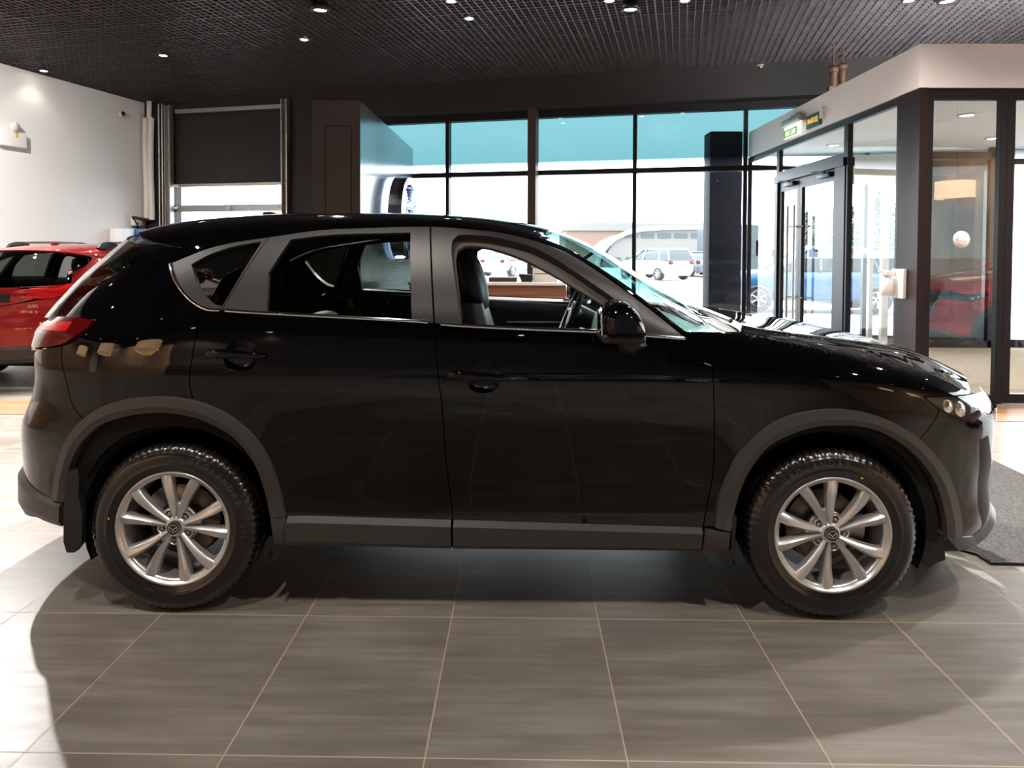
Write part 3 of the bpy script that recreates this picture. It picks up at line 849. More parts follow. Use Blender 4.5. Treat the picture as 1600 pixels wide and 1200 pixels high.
# steering wheel, leaning
mb = MB(); sx, sy_, sz = at_y(893, 488, CARY+.37); sx -= CARX
tl = math.radians(66); R_ = .185
ring = []
for i in range(40):
    g = 2*math.pi*i/40; u = R_*math.cos(g); v = R_*math.sin(g)
    ring.append((sx+v*math.cos(tl)*1.0, .37+u, sz+v*math.sin(tl)))
mb.tube(ring, .017, 10, closed=True)
mb.tube([(sx, .20, sz), (sx+.03, .30, sz), (sx+.03, .44, sz), (sx, .54, sz)], [.014, .03, .03, .014], 8); mb.tube([(sx+.02, .37, sz-.02), (sx-.055, .37, sz-.175)], [.02, .014], 8)
mb.tube([(sx-.01, .37, sz), (sx+.22, .37, sz-.08)], [.075, .04], 14)
mb.build('steering_wheel', M['wheelrim'], CAR)
# door mirrors
MY = CARY-1.0
mo = np.array([(at_y(x, y, MY)[0]-CARX, at_y(x, y, MY)[2]) for x, y in ((936,500),(936.5,487),(940,480),(947,474),(955,470),(965,467.8),(973,470),(980,474.5),(987,481),(993,489),(998,498),(1002,508),(1004.5,517),(1004,522),(985,524),(960,523),(940,522),(936.5,514))])
mo = np.array(cr(mo, .012, True)); mc = np.array([at_y(968, 503, MY)[0]-CARX, at_y(968, 503, MY)[2]]); mcx, mcz = mc
mb = MB(); n = 16; m = len(mo); vs = []
for i in range(n+1):
    t = i/n; y = -.895-.225*t; e = (1-abs(2*t-1)**2.8)**.5 if 0 < t < 1 else 0
    sc_ = .45+.55*e if t > .5 else .70+.30*e
    for q in mo: vs.append((mc[0]+(q[0]-mc[0])*sc_+.02*(t-.5)*(1 if q[0] > mc[0] else 0), y, mc[1]+(q[1]-mc[1])*sc_))
mb.add(vs, [(i*m+j, i*m+(j+1) % m, (i+1)*m+(j+1) % m, (i+1)*m+j) for i in range(n) for j in range(m)], 0, True)
mb.add(vs[:m], [tuple(range(m))[::-1]], 0, True); mb.add(vs[-m:], [tuple(range(m))], 0, True)
MI, MI2 = mirror_mb(mb, 'side_mirror', M['paint'], CAR)
mb = MB(); zq = at_y(970, 521, MY)[2]; mb.box(mcx-.078, mcx+.088, -1.09, -.90, zq-.030, zq+.006, b=.012); mb.build('mirror_base', M['black'], MI)
mb.v = [(v[0], -v[1], v[2]) for v in mb.v]; mb.build('mirror_base', M['black'], MI2)
x0, z0 = solve(968, 538); x1, z1 = solve(1016, 543)
foot = [(x0-.004, z0+.02), (x0+.012, z0-.04), (x0+.055, z0-.05), (x1+.005, z1), (x1-.02, z1+.04)]
for sg, rt in ((-1, MI), (1, MI2)):
    mb = MB(); q = foot; c = np.mean(np.array(q), 0); vs = []
    for y, s in ((-.86, 1), (-.93, .9), (-.96, .55)):
        vs += [((p[0]-c[0])*s+c[0]-(.0 if y > -.9 else .02), y*-sg, (p[1]-c[1])*s+c[1]+(0 if y > -.9 else .012)) for p in q]
    nn = len(q); mb.add(vs, [(k*nn+i, k*nn+(i+1) % nn, (k+1)*nn+(i+1) % nn, (k+1)*nn+i) for k in range(2) for i in range(nn)], 0)
    mb.add(vs[-nn:], [tuple(range(nn))], 0); mb.build('mirror_foot', M['black'], rt)
    mb = MB(); mb.box(mcx-.079, mcx-.074, min(sg*.93, sg*1.08), max(sg*.93, sg*1.08), mcz-.045, mcz+.045, b=.002); mb.build('mirror_glass', M['chrome'], rt)
# inner rear-view mirror
mb = MB(); mb.box(.38, .41, -.12, .12, 1.40, 1.46, b=.01); mb.tube([(.40, 0, 1.45), (.46, 0, 1.495)], .012, 8); mb.build('rear_view_mirror', M['black'], CAR)
# door glass on the far side only: the near front window is wound down
# ------------------------------------------------------------------ wheels (axis along y, outer side towards -y)
def ring_path(R, n, a0=0): return [(R*math.cos(a0+2*math.pi*i/n), R*math.sin(a0+2*math.pi*i/n)) for i in range(n)]

def emblem_mesh(mb, cx, cz, s, y0, y1, mi, tf=None):
    """oval ring with a winged V, extruded from y0 to y1"""
    def loopband(outer, inner):
        n = len(outer); vs = []
        for y in (y0, y1):
            vs += [(p[0], y, p[1]) for p in outer]+[(p[0], y, p[1]) for p in inner]
        f = []
        for i in range(n):
            j = (i+1) % n
            f += [(i, j, n+j, n+i), (2*n+i, 3*n+i, 3*n+j, 2*n+j), (i, 2*n+i, 2*n+j, j), (n+i, n+j, 3*n+j, 3*n+i)]
        mb.add([tr(v) for v in vs], f, mi)
    def tr(v):
        x, y, z = cx+v[0]*s, v[1], cz+v[2]*s
        return tf((x, y, z)) if tf else (x, y, z)
    n = 48
    o = [(math.cos(2*math.pi*i/n)*1.0, math.sin(2*math.pi*i/n)*.80) for i in range(n)]
    q = [(math.cos(2*math.pi*i/n)*.84, math.sin(2*math.pi*i/n)*.66) for i in range(n)]
    loopband(o, q)
    for sg in (-1, 1):   # wings: from the ring's shoulders curving down to the middle
        up_ = [(.90, .30), (.66, .27), (.42, .20), (.22, .08), (.08, -.10), (0, -.30)]
        lo = [(.84, .12), (.66, .08), (.48, .0), (.33, -.14), (.18, -.36), (0, -.60)]
        m = len(up_); vs = []
        for y in (y0, y1):
            vs += [(sg*p[0], y, p[1]) for p in up_]+[(sg*p[0], y, p[1]) for p in lo]
        f = []
        for i in range(m-1):
            f += [(i, i+1, m+i+1, m+i), (2*m+i, 3*m+i, 3*m+i+1, 2*m+i+1), (i, 2*m+i, 2*m+i+1, i+1), (m+i, m+i+1, 3*m+i+1, 3*m+i)]
        mb.add([tr(v) for v in vs], f, mi)

def tyre_meshes():
    mb = MB(); n = 216
    side_p = [(.226,-.190),(.232,-.202),(.250,-.211),(.285,-.217),(.315,-.210),(.334,-.200)]
    tread = [(.343,-.192),(.3485,-.182),(.3510,-.166),(.3515,-.152),(.3455,-.150),(.3455,-.143),(.3520,-.141),(.3528,-.116),(.3465,-.114),(.3465,-.104),(.3528,-.102),
             (.3520,-.077),(.3455,-.075),(.3455,-.068),(.3515,-.066),(.3510,-.052),(.3485,-.036),(.343,-.026)]
    out_p = [(.334,-.018),(.325,-.0115),(.318,-.0085),(.316,-.0065),(.300,-.001),(.285,-.0005),(.272,-.002),(.270,-.0005),(.266,-.0005),(.264,-.003),(.250,-.007),(.240,-.012),(.234,-.016),(.229,-.022),(.226,-.030)]
    prof = side_p+tread+out_p
    vs = []
    for pi, (r, o) in enumerate(prof):
        for k in range(n):
            g = 2*math.pi*k/n; rr = r; oo = o
            if pi in (6, 7, 8, 9) or pi in (19, 20, 21, 22, 23):
                ph = k % 3
                if ph == 0: rr -= .009
            if pi in (14, 15) and False: pass
            if pi in (24, 25) and k % 3 == 0: oo -= .004
            vs.append((rr*math.cos(g), -o if False else -oo, rr*math.sin(g)))
    # outward is -y: o=0 is the outer sidewall, negative goes inwards (+y)
    fs = [(i*n+k, i*n+(k+1) % n, (i+1)*n+(k+1) % n, (i+1)*n+k) for i in range(len(prof)-1) for k in range(n)]
    mb.add(vs, fs, 0, True)
    # raised lettering round the sidewall
    def arc_text(txt, R, mid, size, step):
        N = len(txt)
        for i, ch in enumerate(txt):
            if ch == ' ': continue
            a = mid-(i-(N-1)/2)*step
            v, f = text_mesh(ch, size, .0022, True)
            vv = []
            for (x, y, z) in v:
                r = R+y; g = a-x/R; o = sidewall(r)
                vv.append((r*math.cos(g), -(o+.0006+z), r*math.sin(g)))
            mb.add(vv, f, 1, False)
    arc_text('GEOLANDAR', .298, math.radians(PH[0]), .033, .112)
    arc_text('G91', .298, math.radians(PH[0]-48), .026, .075)
    for a in (PH[1],):
        g = math.radians(a); c = (.262*math.cos(g), .262*math.sin(g)); 
        mb.add([(c[0]+.005*math.cos(t*math.pi/5), .0018, c[1]+.005*math.sin(t*math.pi/5)) for t in range(10)], [tuple(range(10))], 2)
    return mb
def sidewall(r):
    return float(np.interp(r, [.226,.240,.264,.285,.300,.316,.334], [-.030,-.012,-.003,-.0005,-.001,-.0065,-.018]))

def spoke(mb, ang, lean):
    n = 16; vs = []
    for i in range(n+1):
        t = i/n; r = .034+.190*t
        hw = .0085+.0135*t**1.1
        top = -.030+.020*math.sin(min(t*1.15, 1)*math.pi*.5)-.010*max(0, t-.8)*5*.6
        side_d = .030+.012*t
        bend = lean*.006*math.sin(t*math.pi)
        rid = lean*hw*.45
        a = ang
        sec = [(-hw*1.25, top-side_d), (-hw*1.12, top-.014-.004*t), (-hw*.95, top-.008), (rid, top), (hw*.95, top-.008), (hw*1.12, top-.014-.004*t), (hw*1.25, top-side_d)]
        for (u, o) in sec:
            u += bend
            vs.append((r*math.cos(a)-u*math.sin(a), -o, r*math.sin(a)+u*math.cos(a)))
    k = 7; fs = [(i*k+j, i*k+j+1, (i+1)*k+j+1, (i+1)*k+j) for i in range(n) for j in range(k-1)]
    # split so that the ridge stays crisp
    for half in (range(0, 3), range(3, 6)):
        mb.add(vs, [(i*k+j, i*k+j+1, (i+1)*k+j+1, (i+1)*k+j) for i in range(n) for j in half], 0, True)

def rim_mesh(ph):
    mb = MB()
    # lip, barrel, inner flange (radius, depth from the sidewall)
    prof = [(.2385,-.030),(.2385,-.013),(.2365,-.0105),(.2325,-.0100),(.2290,-.013),(.2240,-.020),(.2200,-.024),(.2170,-.040),(.2150,-.060),(.2050,-.090),(.2050,-.150),(.2150,-.170),(.2150,-.190),(.2300,-.196)]
    mb.lathe([(r, o) for r, o in prof], 96, 'y')
    mb.lathe([(.222,-.022),(.214,-.026),(.210,-.042),(.216,-.05)], 96, 'y')
    for p in range(5):
        for sgn in (-1, 1):
            spoke(mb, math.radians(ph+72*p+sgn*16.5), -sgn)
    # hub
    mb.lathe([(.0, -.060), (.045, -.060), (.082, -.062), (.084, -.075), (.05, -.08), (.0, -.08)], 48, 'y')
    mb.lathe([(.030,-.028),(.036,-.030),(.042,-.037),(.050,-.055)], 48, 'y')
    for p in range(5):   # pockets for the nuts, webs between the pairs
        a = math.radians(ph+36+72*p); c = Vector((.0572*math.cos(a), 0, .0572*math.sin(a)))
        mb.lathe([(.0215,-.062),(.0215,-.040),(.0195,-.037),(.0165,-.038),(.0155,-.058),(.0,-.058)], 24, 'y', (c.x, 0, c.z))
        for da in (-.30, .30):
            b = a+da
            mb.box(.045, .092, -.008, .008, -.004, .004) if False else None
    for p in range(5):   # web inside each pair
        a = math.radians(ph+72*p); vs = []
        for r, hw, o in ((.04, .010, -.046), (.07, .016, -.046), (.095, .013, -.055), (.10, .010, -.075)):
            vs += [(r*math.cos(a)-u*math.sin(a), -o, r*math.sin(a)+u*math.cos(a)) for u in (-hw, hw)]
        mb.add(vs, [(0, 1, 3, 2), (2, 3, 5, 4), (4, 5, 7, 6)], 0, True)
    # valve
    a = math.radians(ph+90); mb.tube([(.214*math.cos(a), .03, .214*math.sin(a)), (.198*math.cos(a), .022, .198*math.sin(a))], .005, 8)
    return mb

def make_wheel(loc, ph, caliper, sgn=-1, root=None):
    W = rim_mesh(ph).build('wheel', M['alloy'], CAR)
    W.location = loc
    if sgn > 0: W.rotation_euler = (0, 0, math.pi)
    t = tyre_meshes().build('tire', [M['rubber'], M['letter'], M['yellow']], W)
    mb = MB(); mb.lathe([(.0, -.0195), (.026, -.0195), (.0285, -.0205), (.030, -.024), (.030, -.04)], 40, 'y', mi=0)
    mb.lathe([(.0262, -.0192), (.0272, -.0186), (.0282, -.0192)], 40, 'y', mi=1)
    emblem_mesh(mb, 0, 0, .0205, .0195, .0172, 1)
    mb.build('hub_cap', [M['gloss'], M['chrome']], W)
    for p in range(5):
        a = math.radians(ph+36+72*p); c = (.0572*math.cos(a), 0, .0572*math.sin(a))
        mb = MB(); mb.lathe([(.0, -.036), (.006, -.0365), (.0092, -.040), (.0100, -.059)], 6, 'y', c, sm=False); mb.build('lug_nut', M['steel'], W)
    mb = MB(); mb.lathe([(.07, -.118), (.150, -.118), (.152, -.121), (.152, -.136), (.150, -.139), (.07, -.139)], 64, 'y')
    mb.lathe([(.0, -.085), (.068, -.085), (.070, -.118)], 40, 'y'); mb.build('brake_disc', M['disc'], W)
    mb = MB(); a0 = math.radians(caliper); vs = []
    for o in (-.094, -.150):
        for r in (.095, .168):
            for i in range(9):
                g = a0+(i-4)*.085; vs.append((r*math.cos(g), -o, r*math.sin(g)))
    f = []
    for i in range(8):
        f += [(i, i+1, 10+i, 9+i), (18+i, 27+i, 28+i, 19+i), (i, 18+i, 19+i, i+1), (9+i, 10+i, 28+i, 27+i)]
    f += [(0, 9, 27, 18), (8, 26, 35, 17)]
    mb.add(vs, f, 0); mb.build('brake_caliper', M['steel'], W)
    mb = MB(); mb.lathe([(.0, -.16), (.16, -.16), (.16, -.165)], 40, 'y'); mb.tube([(0, .2, 0), (0, .75, 0)], .05, 12); mb.build('axle_hub', M['void'], W)
    return W
M['gloss'] = mat('black_gloss', (.006, .006, .006), .08, 0, .5, .5)
M['letter'] = mat('raised_rubber', (.035, .030, .028), .22, 0, .7)  # paler than the tyre: the sheen of the lettering is put into the colour
YW = -.905
for (loc, ph, cal, sg, lt) in (((-1.35, YW, .352), 10, 140, -1, (48, 170)), ((1.35, YW, .352), 34, 2, -1, (106, 66)), ((-1.35, -YW, .352), 20, 40, 1, (60, 170)), ((1.35, -YW, .352), 50, 178, 1, (100, 66))):
    PH = lt
    make_wheel(loc, ph, cal, sg)
# ------------------------------------------------------------------ the building (turned a little against the floor tiles)
PHI = math.radians(13.0); P0 = (3.85, 11.8)
BM = Matrix.Translation((P0[0], P0[1], 0)) @ Matrix.Rotation(-PHI, 4, 'Z')     # local x along the window wall, local y outwards
def wall_u(px, py=300, y0=0.0):
    """position along the window wall (set y0 outwards) behind a picture point, and its height"""
    r = ray(px, py); k = r[0]/r[1]; c, s = math.cos(PHI), math.sin(PHI)
    ox, oy = P0[0]+y0*s, P0[1]+y0*c
    u = (k*oy-ox)/(c+k*s); Y = oy-u*s
    return u, at_y(px, py, Y)[2]
ZC = 4.62
def struct(o, label=None): o['kind'] = 'structure'; return o

# --- surfaces
def tile_mat():
    m = mat('stone_floor_tile', (.1, .09, .08), .34, 0, .5); nt = m.node_tree; b = nt.nodes['Principled BSDF']; L = nt.links
    tc = nt.nodes.new('ShaderNodeTexCoord'); sp = nt.nodes.new('ShaderNodeSeparateXYZ'); L.new(tc.outputs['Object'], sp.inputs[0])
    def math_(op, a, v=None, w=None):
        n = nt.nodes.new('ShaderNodeMath'); n.operation = op
        for i, q in enumerate((a, v, w)):
            if q is None: continue
            if isinstance(q, (int, float)): n.inputs[i].default_value = q
            else: L.new(q, n.inputs[i])
        return n.outputs[0]
    TA, TB, X0, Y1 = .59838, .77584, -1.4783, 2.75295
    def cell(o, a0, a):
        t = math_('DIVIDE', math_('SUBTRACT', o, a0), a)
        fl = math_('FLOOR', t); fr = math_('SUBTRACT', t, fl)
        d = math_('MULTIPLY', math_('MINIMUM', fr, math_('SUBTRACT', 1.0, fr)), a)
        return fl, d
    cx, dx = cell(sp.outputs['X'], X0, TA); cy, dy = cell(sp.outputs['Y'], Y1, TB)
    d = math_('MINIMUM', dx, dy)
    grout = math_('LESS_THAN', d, .0022)
    # per-tile offset of the streaky stone
    cmb = nt.nodes.new('ShaderNodeCombineXYZ'); L.new(cx, cmb.inputs[0]); L.new(cy, cmb.inputs[1])
    wn = nt.nodes.new('ShaderNodeTexWhiteNoise'); wn.noise_dimensions = '3D'; L.new(cmb.outputs[0], wn.inputs['Vector'])
    ad = nt.nodes.new('ShaderNodeVectorMath'); ad.operation = 'MULTIPLY_ADD'; L.new(wn.outputs['Color'], ad.inputs[0]); ad.inputs[1].default_value = (9, 9, 9); L.new(tc.outputs['Object'], ad.inputs[2])
    mp = nt.nodes.new('ShaderNodeMapping'); mp.inputs['Scale'].default_value = (1.1, 16, 1); L.new(ad.outputs[0], mp.inputs['Vector'])
    n1 = nt.nodes.new('ShaderNodeTexNoise'); n1.inputs['Scale'].default_value = 1.6; n1.inputs['Detail'].default_value = 8; n1.inputs['Roughness'].default_value = .62; L.new(mp.outputs[0], n1.inputs['Vector'])
    mp2 = nt.nodes.new('ShaderNodeMapping'); mp2.inputs['Scale'].default_value = (2.2, 3.5, 1); L.new(ad.outputs[0], mp2.inputs['Vector'])
    n2 = nt.nodes.new('ShaderNodeTexNoise'); n2.inputs['Scale'].default_value = 1.1; n2.inputs['Detail'].default_value = 5; L.new(mp2.outputs[0], n2.inputs['Vector'])
    mix = math_('ADD', math_('MULTIPLY', n1.outputs['Fac'], .6), math_('MULTIPLY', n2.outputs['Fac'], .4))
    r = nt.nodes.new('ShaderNodeValToRGB'); e = r.color_ramp.elements
    e[0].position = .33; e[0].color = (.13, .112, .095, 1); e[1].position = .68; e[1].color = (.25, .225, .20, 1)
    k = r.color_ramp.elements.new(.5); k.color = (.178, .155, .134, 1)
    L.new(mix, r.inputs['Fac'])
    mx = nt.nodes.new('ShaderNodeMix'); mx.data_type = 'RGBA'; L.new(grout, mx.inputs[0]); L.new(r.outputs['Color'], mx.inputs[6]); mx.inputs[7].default_value = (.42, .33, .24, 1)
    L.new(mx.outputs[2], b.inputs['Base Color'])
    rr = math_('ADD', math_('MULTIPLY', n1.outputs['Fac'], .22), .24)
    L.new(math_('MAXIMUM', rr, math_('MULTIPLY', grout, .7)), b.inputs['Roughness'])
    bp = nt.nodes.new('ShaderNodeBump'); bp.inputs['Strength'].default_value = .25; bp.inputs['Distance'].default_value = .002
    L.new(math_('SUBTRACT', math_('MULTIPLY', n1.outputs['Fac'], .35), grout), bp.inputs['Height']); L.new(bp.outputs[0], b.inputs['Normal'])
    return m
M['floor'] = tile_mat()
M['white'] = mat('white_wall_paint', (.80, .77, .74), .7, 0, .3, bump=(60, .05))
M['fascia'] = mat('pale_fascia', (.72, .68, .665), .45, 0, .4)
M['dark'] = mat('dark_wall_paint', (.022, .018, .0175), .55, 0, .3, bump=(40, .05))
M['block'] = mat('charcoal_panel', (.030, .026, .026), .5, 0, .4)
M['blockside'] = mat('brushed_charcoal_panel', (.27, .285, .30), .18, .9, .5)
M['frame'] = mat('dark_frame', (.012, .011, .012), .35, .1, .25)
M['bronze'] = mat('brown_column', (.065, .040, .030), .5, .1, .4)
M['post'] = mat('dark_brown_post', (.018, .010, .009), .45, 0, .15)
M['ceil'] = mat('dark_lattice', (.085, .074, .078), .35, .3, .5)
M['voidc'] = mat('black_ceiling_void', (.008, .0075, .008), .9, 0, .1)
M['wood'] = vary(mat('wood_panel', (.25, .09, .04), .38, 0, .5), (.16, .052, .025), (.34, .135, .07), (.9, 22, 22), 6)
M['woodfloor'] = vary(mat('wood_floor_strip', (.3, .12, .06), .4), (.20, .075, .035), (.36, .17, .09), (1.2, 14, 1), 5)
M['warmwall'] = mat('warm_tan_wall', (.045, .028, .018), .5)
M['tan'] = vary(mat('tan_timber_lining', (.40, .25, .14), .55), (.34, .20, .11), (.46, .29, .17), (3, 3, .6), 4)
M['mat'] = vary(mat('grey_floor_mat', (.12, .11, .105), .95, 0, .1, bump=(400, .8)), (.035, .032, .031), (.085, .08, .077), (60, 90, 60), 5)
M['matrim'] = mat('black_rubber_edge', (.012, .014, .018), .5)
M['carpet'] = vary(mat('beige_carpet', (.36, .27, .19), .95, 0, .1, bump=(500, .6)), (.27, .20, .14), (.42, .33, .24), (30, 60, 30), 4)
M['pane'] = glass('window_pane', (.93, .96, .97), 1.0)
M['galv'] = mat('galvanised_steel', (.42, .41, .37), .4, .8)
M['cream'] = mat('cream_plastic', (.72, .66, .60), .5)
M['lamp'] = mat('lamp_glow', (1, 1, 1), .5, emit=(1.0, .93, .82), estr=26)
M['flood'] = mat('flood_glow', (1, 1, 1), .5, emit=(1.0, .97, .93), estr=160)
M['whiteplastic'] = mat('white_plastic', (.80, .76, .75), .4)

def film_pane():
    """glass with a teal sun film that thins out to clear above the transom"""
    m = glass('teal_film_pane', (.2, .5, .55), 1.0); nt = m.node_tree; t = [n for n in nt.nodes if n.type == 'BSDF_TRANSPARENT'][0]
    tc = nt.nodes.new('ShaderNodeTexCoord'); sp = nt.nodes.new('ShaderNodeSeparateXYZ'); nt.links.new(tc.outputs['Generated'], sp.inputs[0])
    r = nt.nodes.new('ShaderNodeValToRGB'); e = r.color_ramp.elements
    e[0].position = .0; e[0].color = (.85, .92, .97, 1); e[1].position = .17; e[1].color = (.030, .072, .078, 1)
    k = r.color_ramp.elements.new(.8); k.color = (.036, .080, .086, 1)
    nt.links.new(sp.outputs['Z'], r.inputs['Fac']); nt.links.new(r.outputs['Color'], t.inputs['Color'])
    return m
M['film'] = film_pane()

# --- floor
mb = MB(); mb.add([(-26, -16, 0), (26, -16, 0), (26, 30, 0), (-26, 30, 0)], [(0, 1, 2, 3)])
# inside floor ends at the window wall
fl = MB(); q = [BM @ Vector(v) for v in ((-14, .2, 0), (14, .2, 0), (14, -24, 0), (-14, -24, 0))]
fl.add(q, [(3, 2, 1, 0)]); struct(fl.build('floor', M['floor']))
mb = MB(); mb.box(-12, 9, 6.08, 6.66, .001, .004); struct(mb.build('trim_1', M['woodfloor']))
# --- ceiling lattice
U0, U1, V0, V1 = -13.0, 9.5, -20.5, 0.0
uL, _ = wall_u(229, 190)
uL -= .05
mb = MB()
n = int((U1-uL)/.1)
for i in range(n+1):
    u = uL+.1*i; big = i % 6 == 0; h = .007 if big else .0048
    mb.box(u-h, u+h, V0, V1, ZC-(.004 if big else 0), ZC+.045)
n = int((V1-V0)/.1)
for i in range(n+1):
    v = V0+.1*i; big = i % 6 == 0; h = .006 if big else .0035
    mb.box(uL, U1, v-h, v+h, ZC-(.004 if big else 0)+.0005, ZC+.044)
mb.xform(BM); struct(mb.build('ceiling', M['ceil']))
mb = MB(); mb.box(uL-.3, U1+.3, V0-.3, V1+.3, ZC+.55, ZC+.65); mb.xform(BM); struct(mb.build('ceiling_slab', M['voidc']))
# --- walls
mb = MB(); mb.box(uL-.25, uL, V0, .25, 0, ZC+.6); mb.xform(BM); struct(mb.build('wall_left', M['white']))
mb = MB(); mb.box(U1, U1+.25, V0, -6.2, 0, ZC+.6); mb.xform(BM); struct(mb.build('wall_right', M['tan']))
mb = MB(); mb.box(uL, uL+.06, -19, -9.2, 0, 3.9); mb.xform(BM); struct(mb.build('trim_5', M['tan']))
mb = MB(); mb.box(uL+.06, uL+6.0, V0, V0+.06, 0, 3.9); mb.xform(BM); struct(mb.build('trim_6', M['tan']))
mb = MB(); mb.box(uL-.25, U1+.25, V0-.25, V0, 0, ZC+.6); mb.xform(BM); struct(mb.build('wall_back', M['warmwall']))
uG0, _ = wall_u(270, 250); uG1, _ = wall_u(446, 250); uW0 = wall_u(560, 250)[0]
zT = .5*(wall_u(1165, 160)[1]+wall_u(640, 185)[1]); zM = .5*(wall_u(1165, 261)[1]+wall_u(700, 275)[1])
zG = wall_u(360, 170)[1]
mb = MB()
mb.box(uL, uG0, 0, .25, 0, ZC+.6); mb.box(uG1, uW0, 0, .25, 0, ZC+.6); mb.box(uG0, uG1, 0, .25, zG, ZC+.6)
mb.box(uW0, U1, 0, .25, zT, ZC+.6); mb.xform(BM); struct(mb.build('wall_front', M['dark']))
# bulkhead that carries the small spots
mb = MB(); mb.box(uW0, U1, -.30, 0, zT+.02, ZC+.02); mb.xform(BM); struct(mb.build('trim_2', M['dark']))
# --- windows
cols = [wall_u(x, 230)[0] for x in (566, 699.5, 836, 992, 1165)]+[wall_u(1165, 230)[0]+1.9, wall_u(1165, 230)[0]+3.8, wall_u(1165, 230)[0]+5.6]
for i in range(len(cols)-1):
    a, b = cols[i], cols[i+1]; t = .034
    mb = MB()
    mb.box(a, a+t, -.03, .12, 0, zT); mb.box(b-t, b, -.03, .12, 0, zT)
    mb.box(a+t, b-t, -.03, .12, zT-.11, zT); mb.box(a+t, b-t, -.03, .12, zM-.045, zM+.045); mb.box(a+t, b-t, -.03, .12, 0, .12); 
    mb.xform(BM); w = struct(mb.build('window_%d' % (i+1), M['frame']))
    # pane meshes stay in wall space so that the film follows the wall
    for nm, z0, z1, m in (('upper_pane', zM+.045, zT-.11, M['film']), ('lower_pane', .12, zM-.045, M['pane'])):
        p = mk(nm, [(a+t, .03, z0), (b-t, .03, z0), (b-t, .03, z1), (a+t, .03, z1)], [(0, 1, 2, 3)], m); p.matrix_world = BM; p.parent = w; p.matrix_parent_inverse = Matrix.Identity(4)
u = cols[2]; mb = MB(); mb.box(u-.075, u+.075, -.30, -.035, 0, zT+.02); mb.xform(BM); tag(mb.build('column', M['bronze']), kind='structure')
# --- sectional door in the back wall
zs = [wall_u(360, y)[1] for y in (288, 321, 328.5)]
d = MB(); d.box(uG0, uG1, .10, .16, 0, zG); 
mb = MB(); mb.box(uG0, uG1, .08, .14, zs[0], zG); mb.xform(BM); GD = struct(mb.build('door_1', M['dark']))
def gd(name, mb, m): mb.xform(BM); return mb.build(name, m, GD)
mb = MB(); mb.box(uG0, uG1, .04, .10, zs[0]-.03, zs[0]+.03); gd('door_rail', mb, M['galv'])
mb = MB(); mb.box(uG0, uG1, .04, .10, zs[2]-.02, zs[1]+.02); gd('door_rail', mb, M['steel'])
zz = zs[2]-(zs[0]-zs[1])-.05
mb = MB(); mb.box(uG0, uG1, .04, .10, zz-.1, zz); gd('door_rail', mb, M['steel'])
mb = MB(); mb.box(uG0, uG1, .08, .14, 0, zz-.1); gd('lower_section', mb, M['dark'])
for z0, z1 in ((zs[1]+.02, zs[0]-.03), (zz, zs[2]-.02)):
    mb = MB(); mb.box(uG0, uG1, .09, .095, z0, z1); gd('door_window', mb, M['pane'])
for uu in (uG0-.06, uG1+.02):
    mb = MB(); mb.box(uu-.05, uu-.03, -.12, 0, 0, ZC-.1); mb.box(uu+.06, uu+.085, -.12, 0, 0, ZC-.1); mb.box(uu-.05, uu+.085, -.02, 0, 0, ZC-.1); gd('door_track', mb, M['galv'])
mb = MB(); mb.box(uG0+.15, uG1-.05, -.10, -.02, zG-.06, zG+.02); gd('door_shaft', mb, M['galv'])
for uu in (uG0+.05, uG1-.06):
    for z in (zs[0], zs[1]-.03):
        mb = MB(); mb.box(uu-.12, uu+.06, -.03, .05, z-.03, z+.02, b=.008); gd('door_hinge', mb, M['cream'])
mb = MB(); mb.lathe([(0, -.03), (.05, -.03), (.05, .03), (0, .03)], 16, 'y', ((uG0+uG1)/2, .02, (zs[1]+zs[2])/2)); gd('door_lock', mb, M['cream'])
# --- corner service duct and the clutter on the left wall
uc = wall_u(238, 250)[0]; zb = wall_u(238, 344)[1]
mb = MB()
for k, du in enumerate((-.07, .06)):
    pts = [(uc+du+.012*math.sin(z*3+k), -.10, z) for z in np.linspace(zb, ZC-.35, 24)]; mb.tube(pts, .062, 12)
mb.tube([(uc+.02, -.1, ZC-.36), (uc+.03, -.1, ZC)], .05, 10)
mb.xform(BM); tag(mb.build('service_pipe', M['cream']), 'pair of cream wrapped service pipes running down the left back corner', 'pipe')
for k, du in enumerate((.22, .30)):
    mb = MB(); mb.tube([(uc+du, -.05, .1), (uc+du, -.05, ZC-.05)], .022, 8); mb.xform(BM)
    tag(mb.build('conduit', M['galv']), ['thin grey conduit right beside the cream corner pipes', 'thin grey conduit nearer to the steel door track'][k], 'pipe', 'conduits in the corner')
# ------------------------------------------------------------------ entrance vestibule
VX, VY0, VY1 = 3.86, 6.75, 11.75
vz0 = at_y(1500, 136.5, VY0)[2]; vz1 = at_y(1500, 68.5, VY0)[2]
X1 = 9.2
mb = MB(); mb.box(VX, X1, VY0, VY0+.12, vz0, vz1); mb.box(VX, VX+.12, VY0+.12, VY1, vz0, vz1)
struct(mb.build('wall_entrance', M['fascia']))
mb = MB(); mb.box(VX+.12, X1, VY0+.12, VY1, vz0+.02, vz0+.06); struct(mb.build('ceiling_entrance', M['white']))
def vy(px): return at_x(px, 400, VX)[1]
def vx(px): return at_y(px, 400, VY0)[0]
y_pil = vy(1397); y_a = vy(1315); y_m = vy(1304); y_d0 = vy(1301); y_dm = vy(1242); y_d1 = vy(1211); y_n = vy(1206); y_e = vy(1164)
zH = at_x(1300, 263, VX)[2]
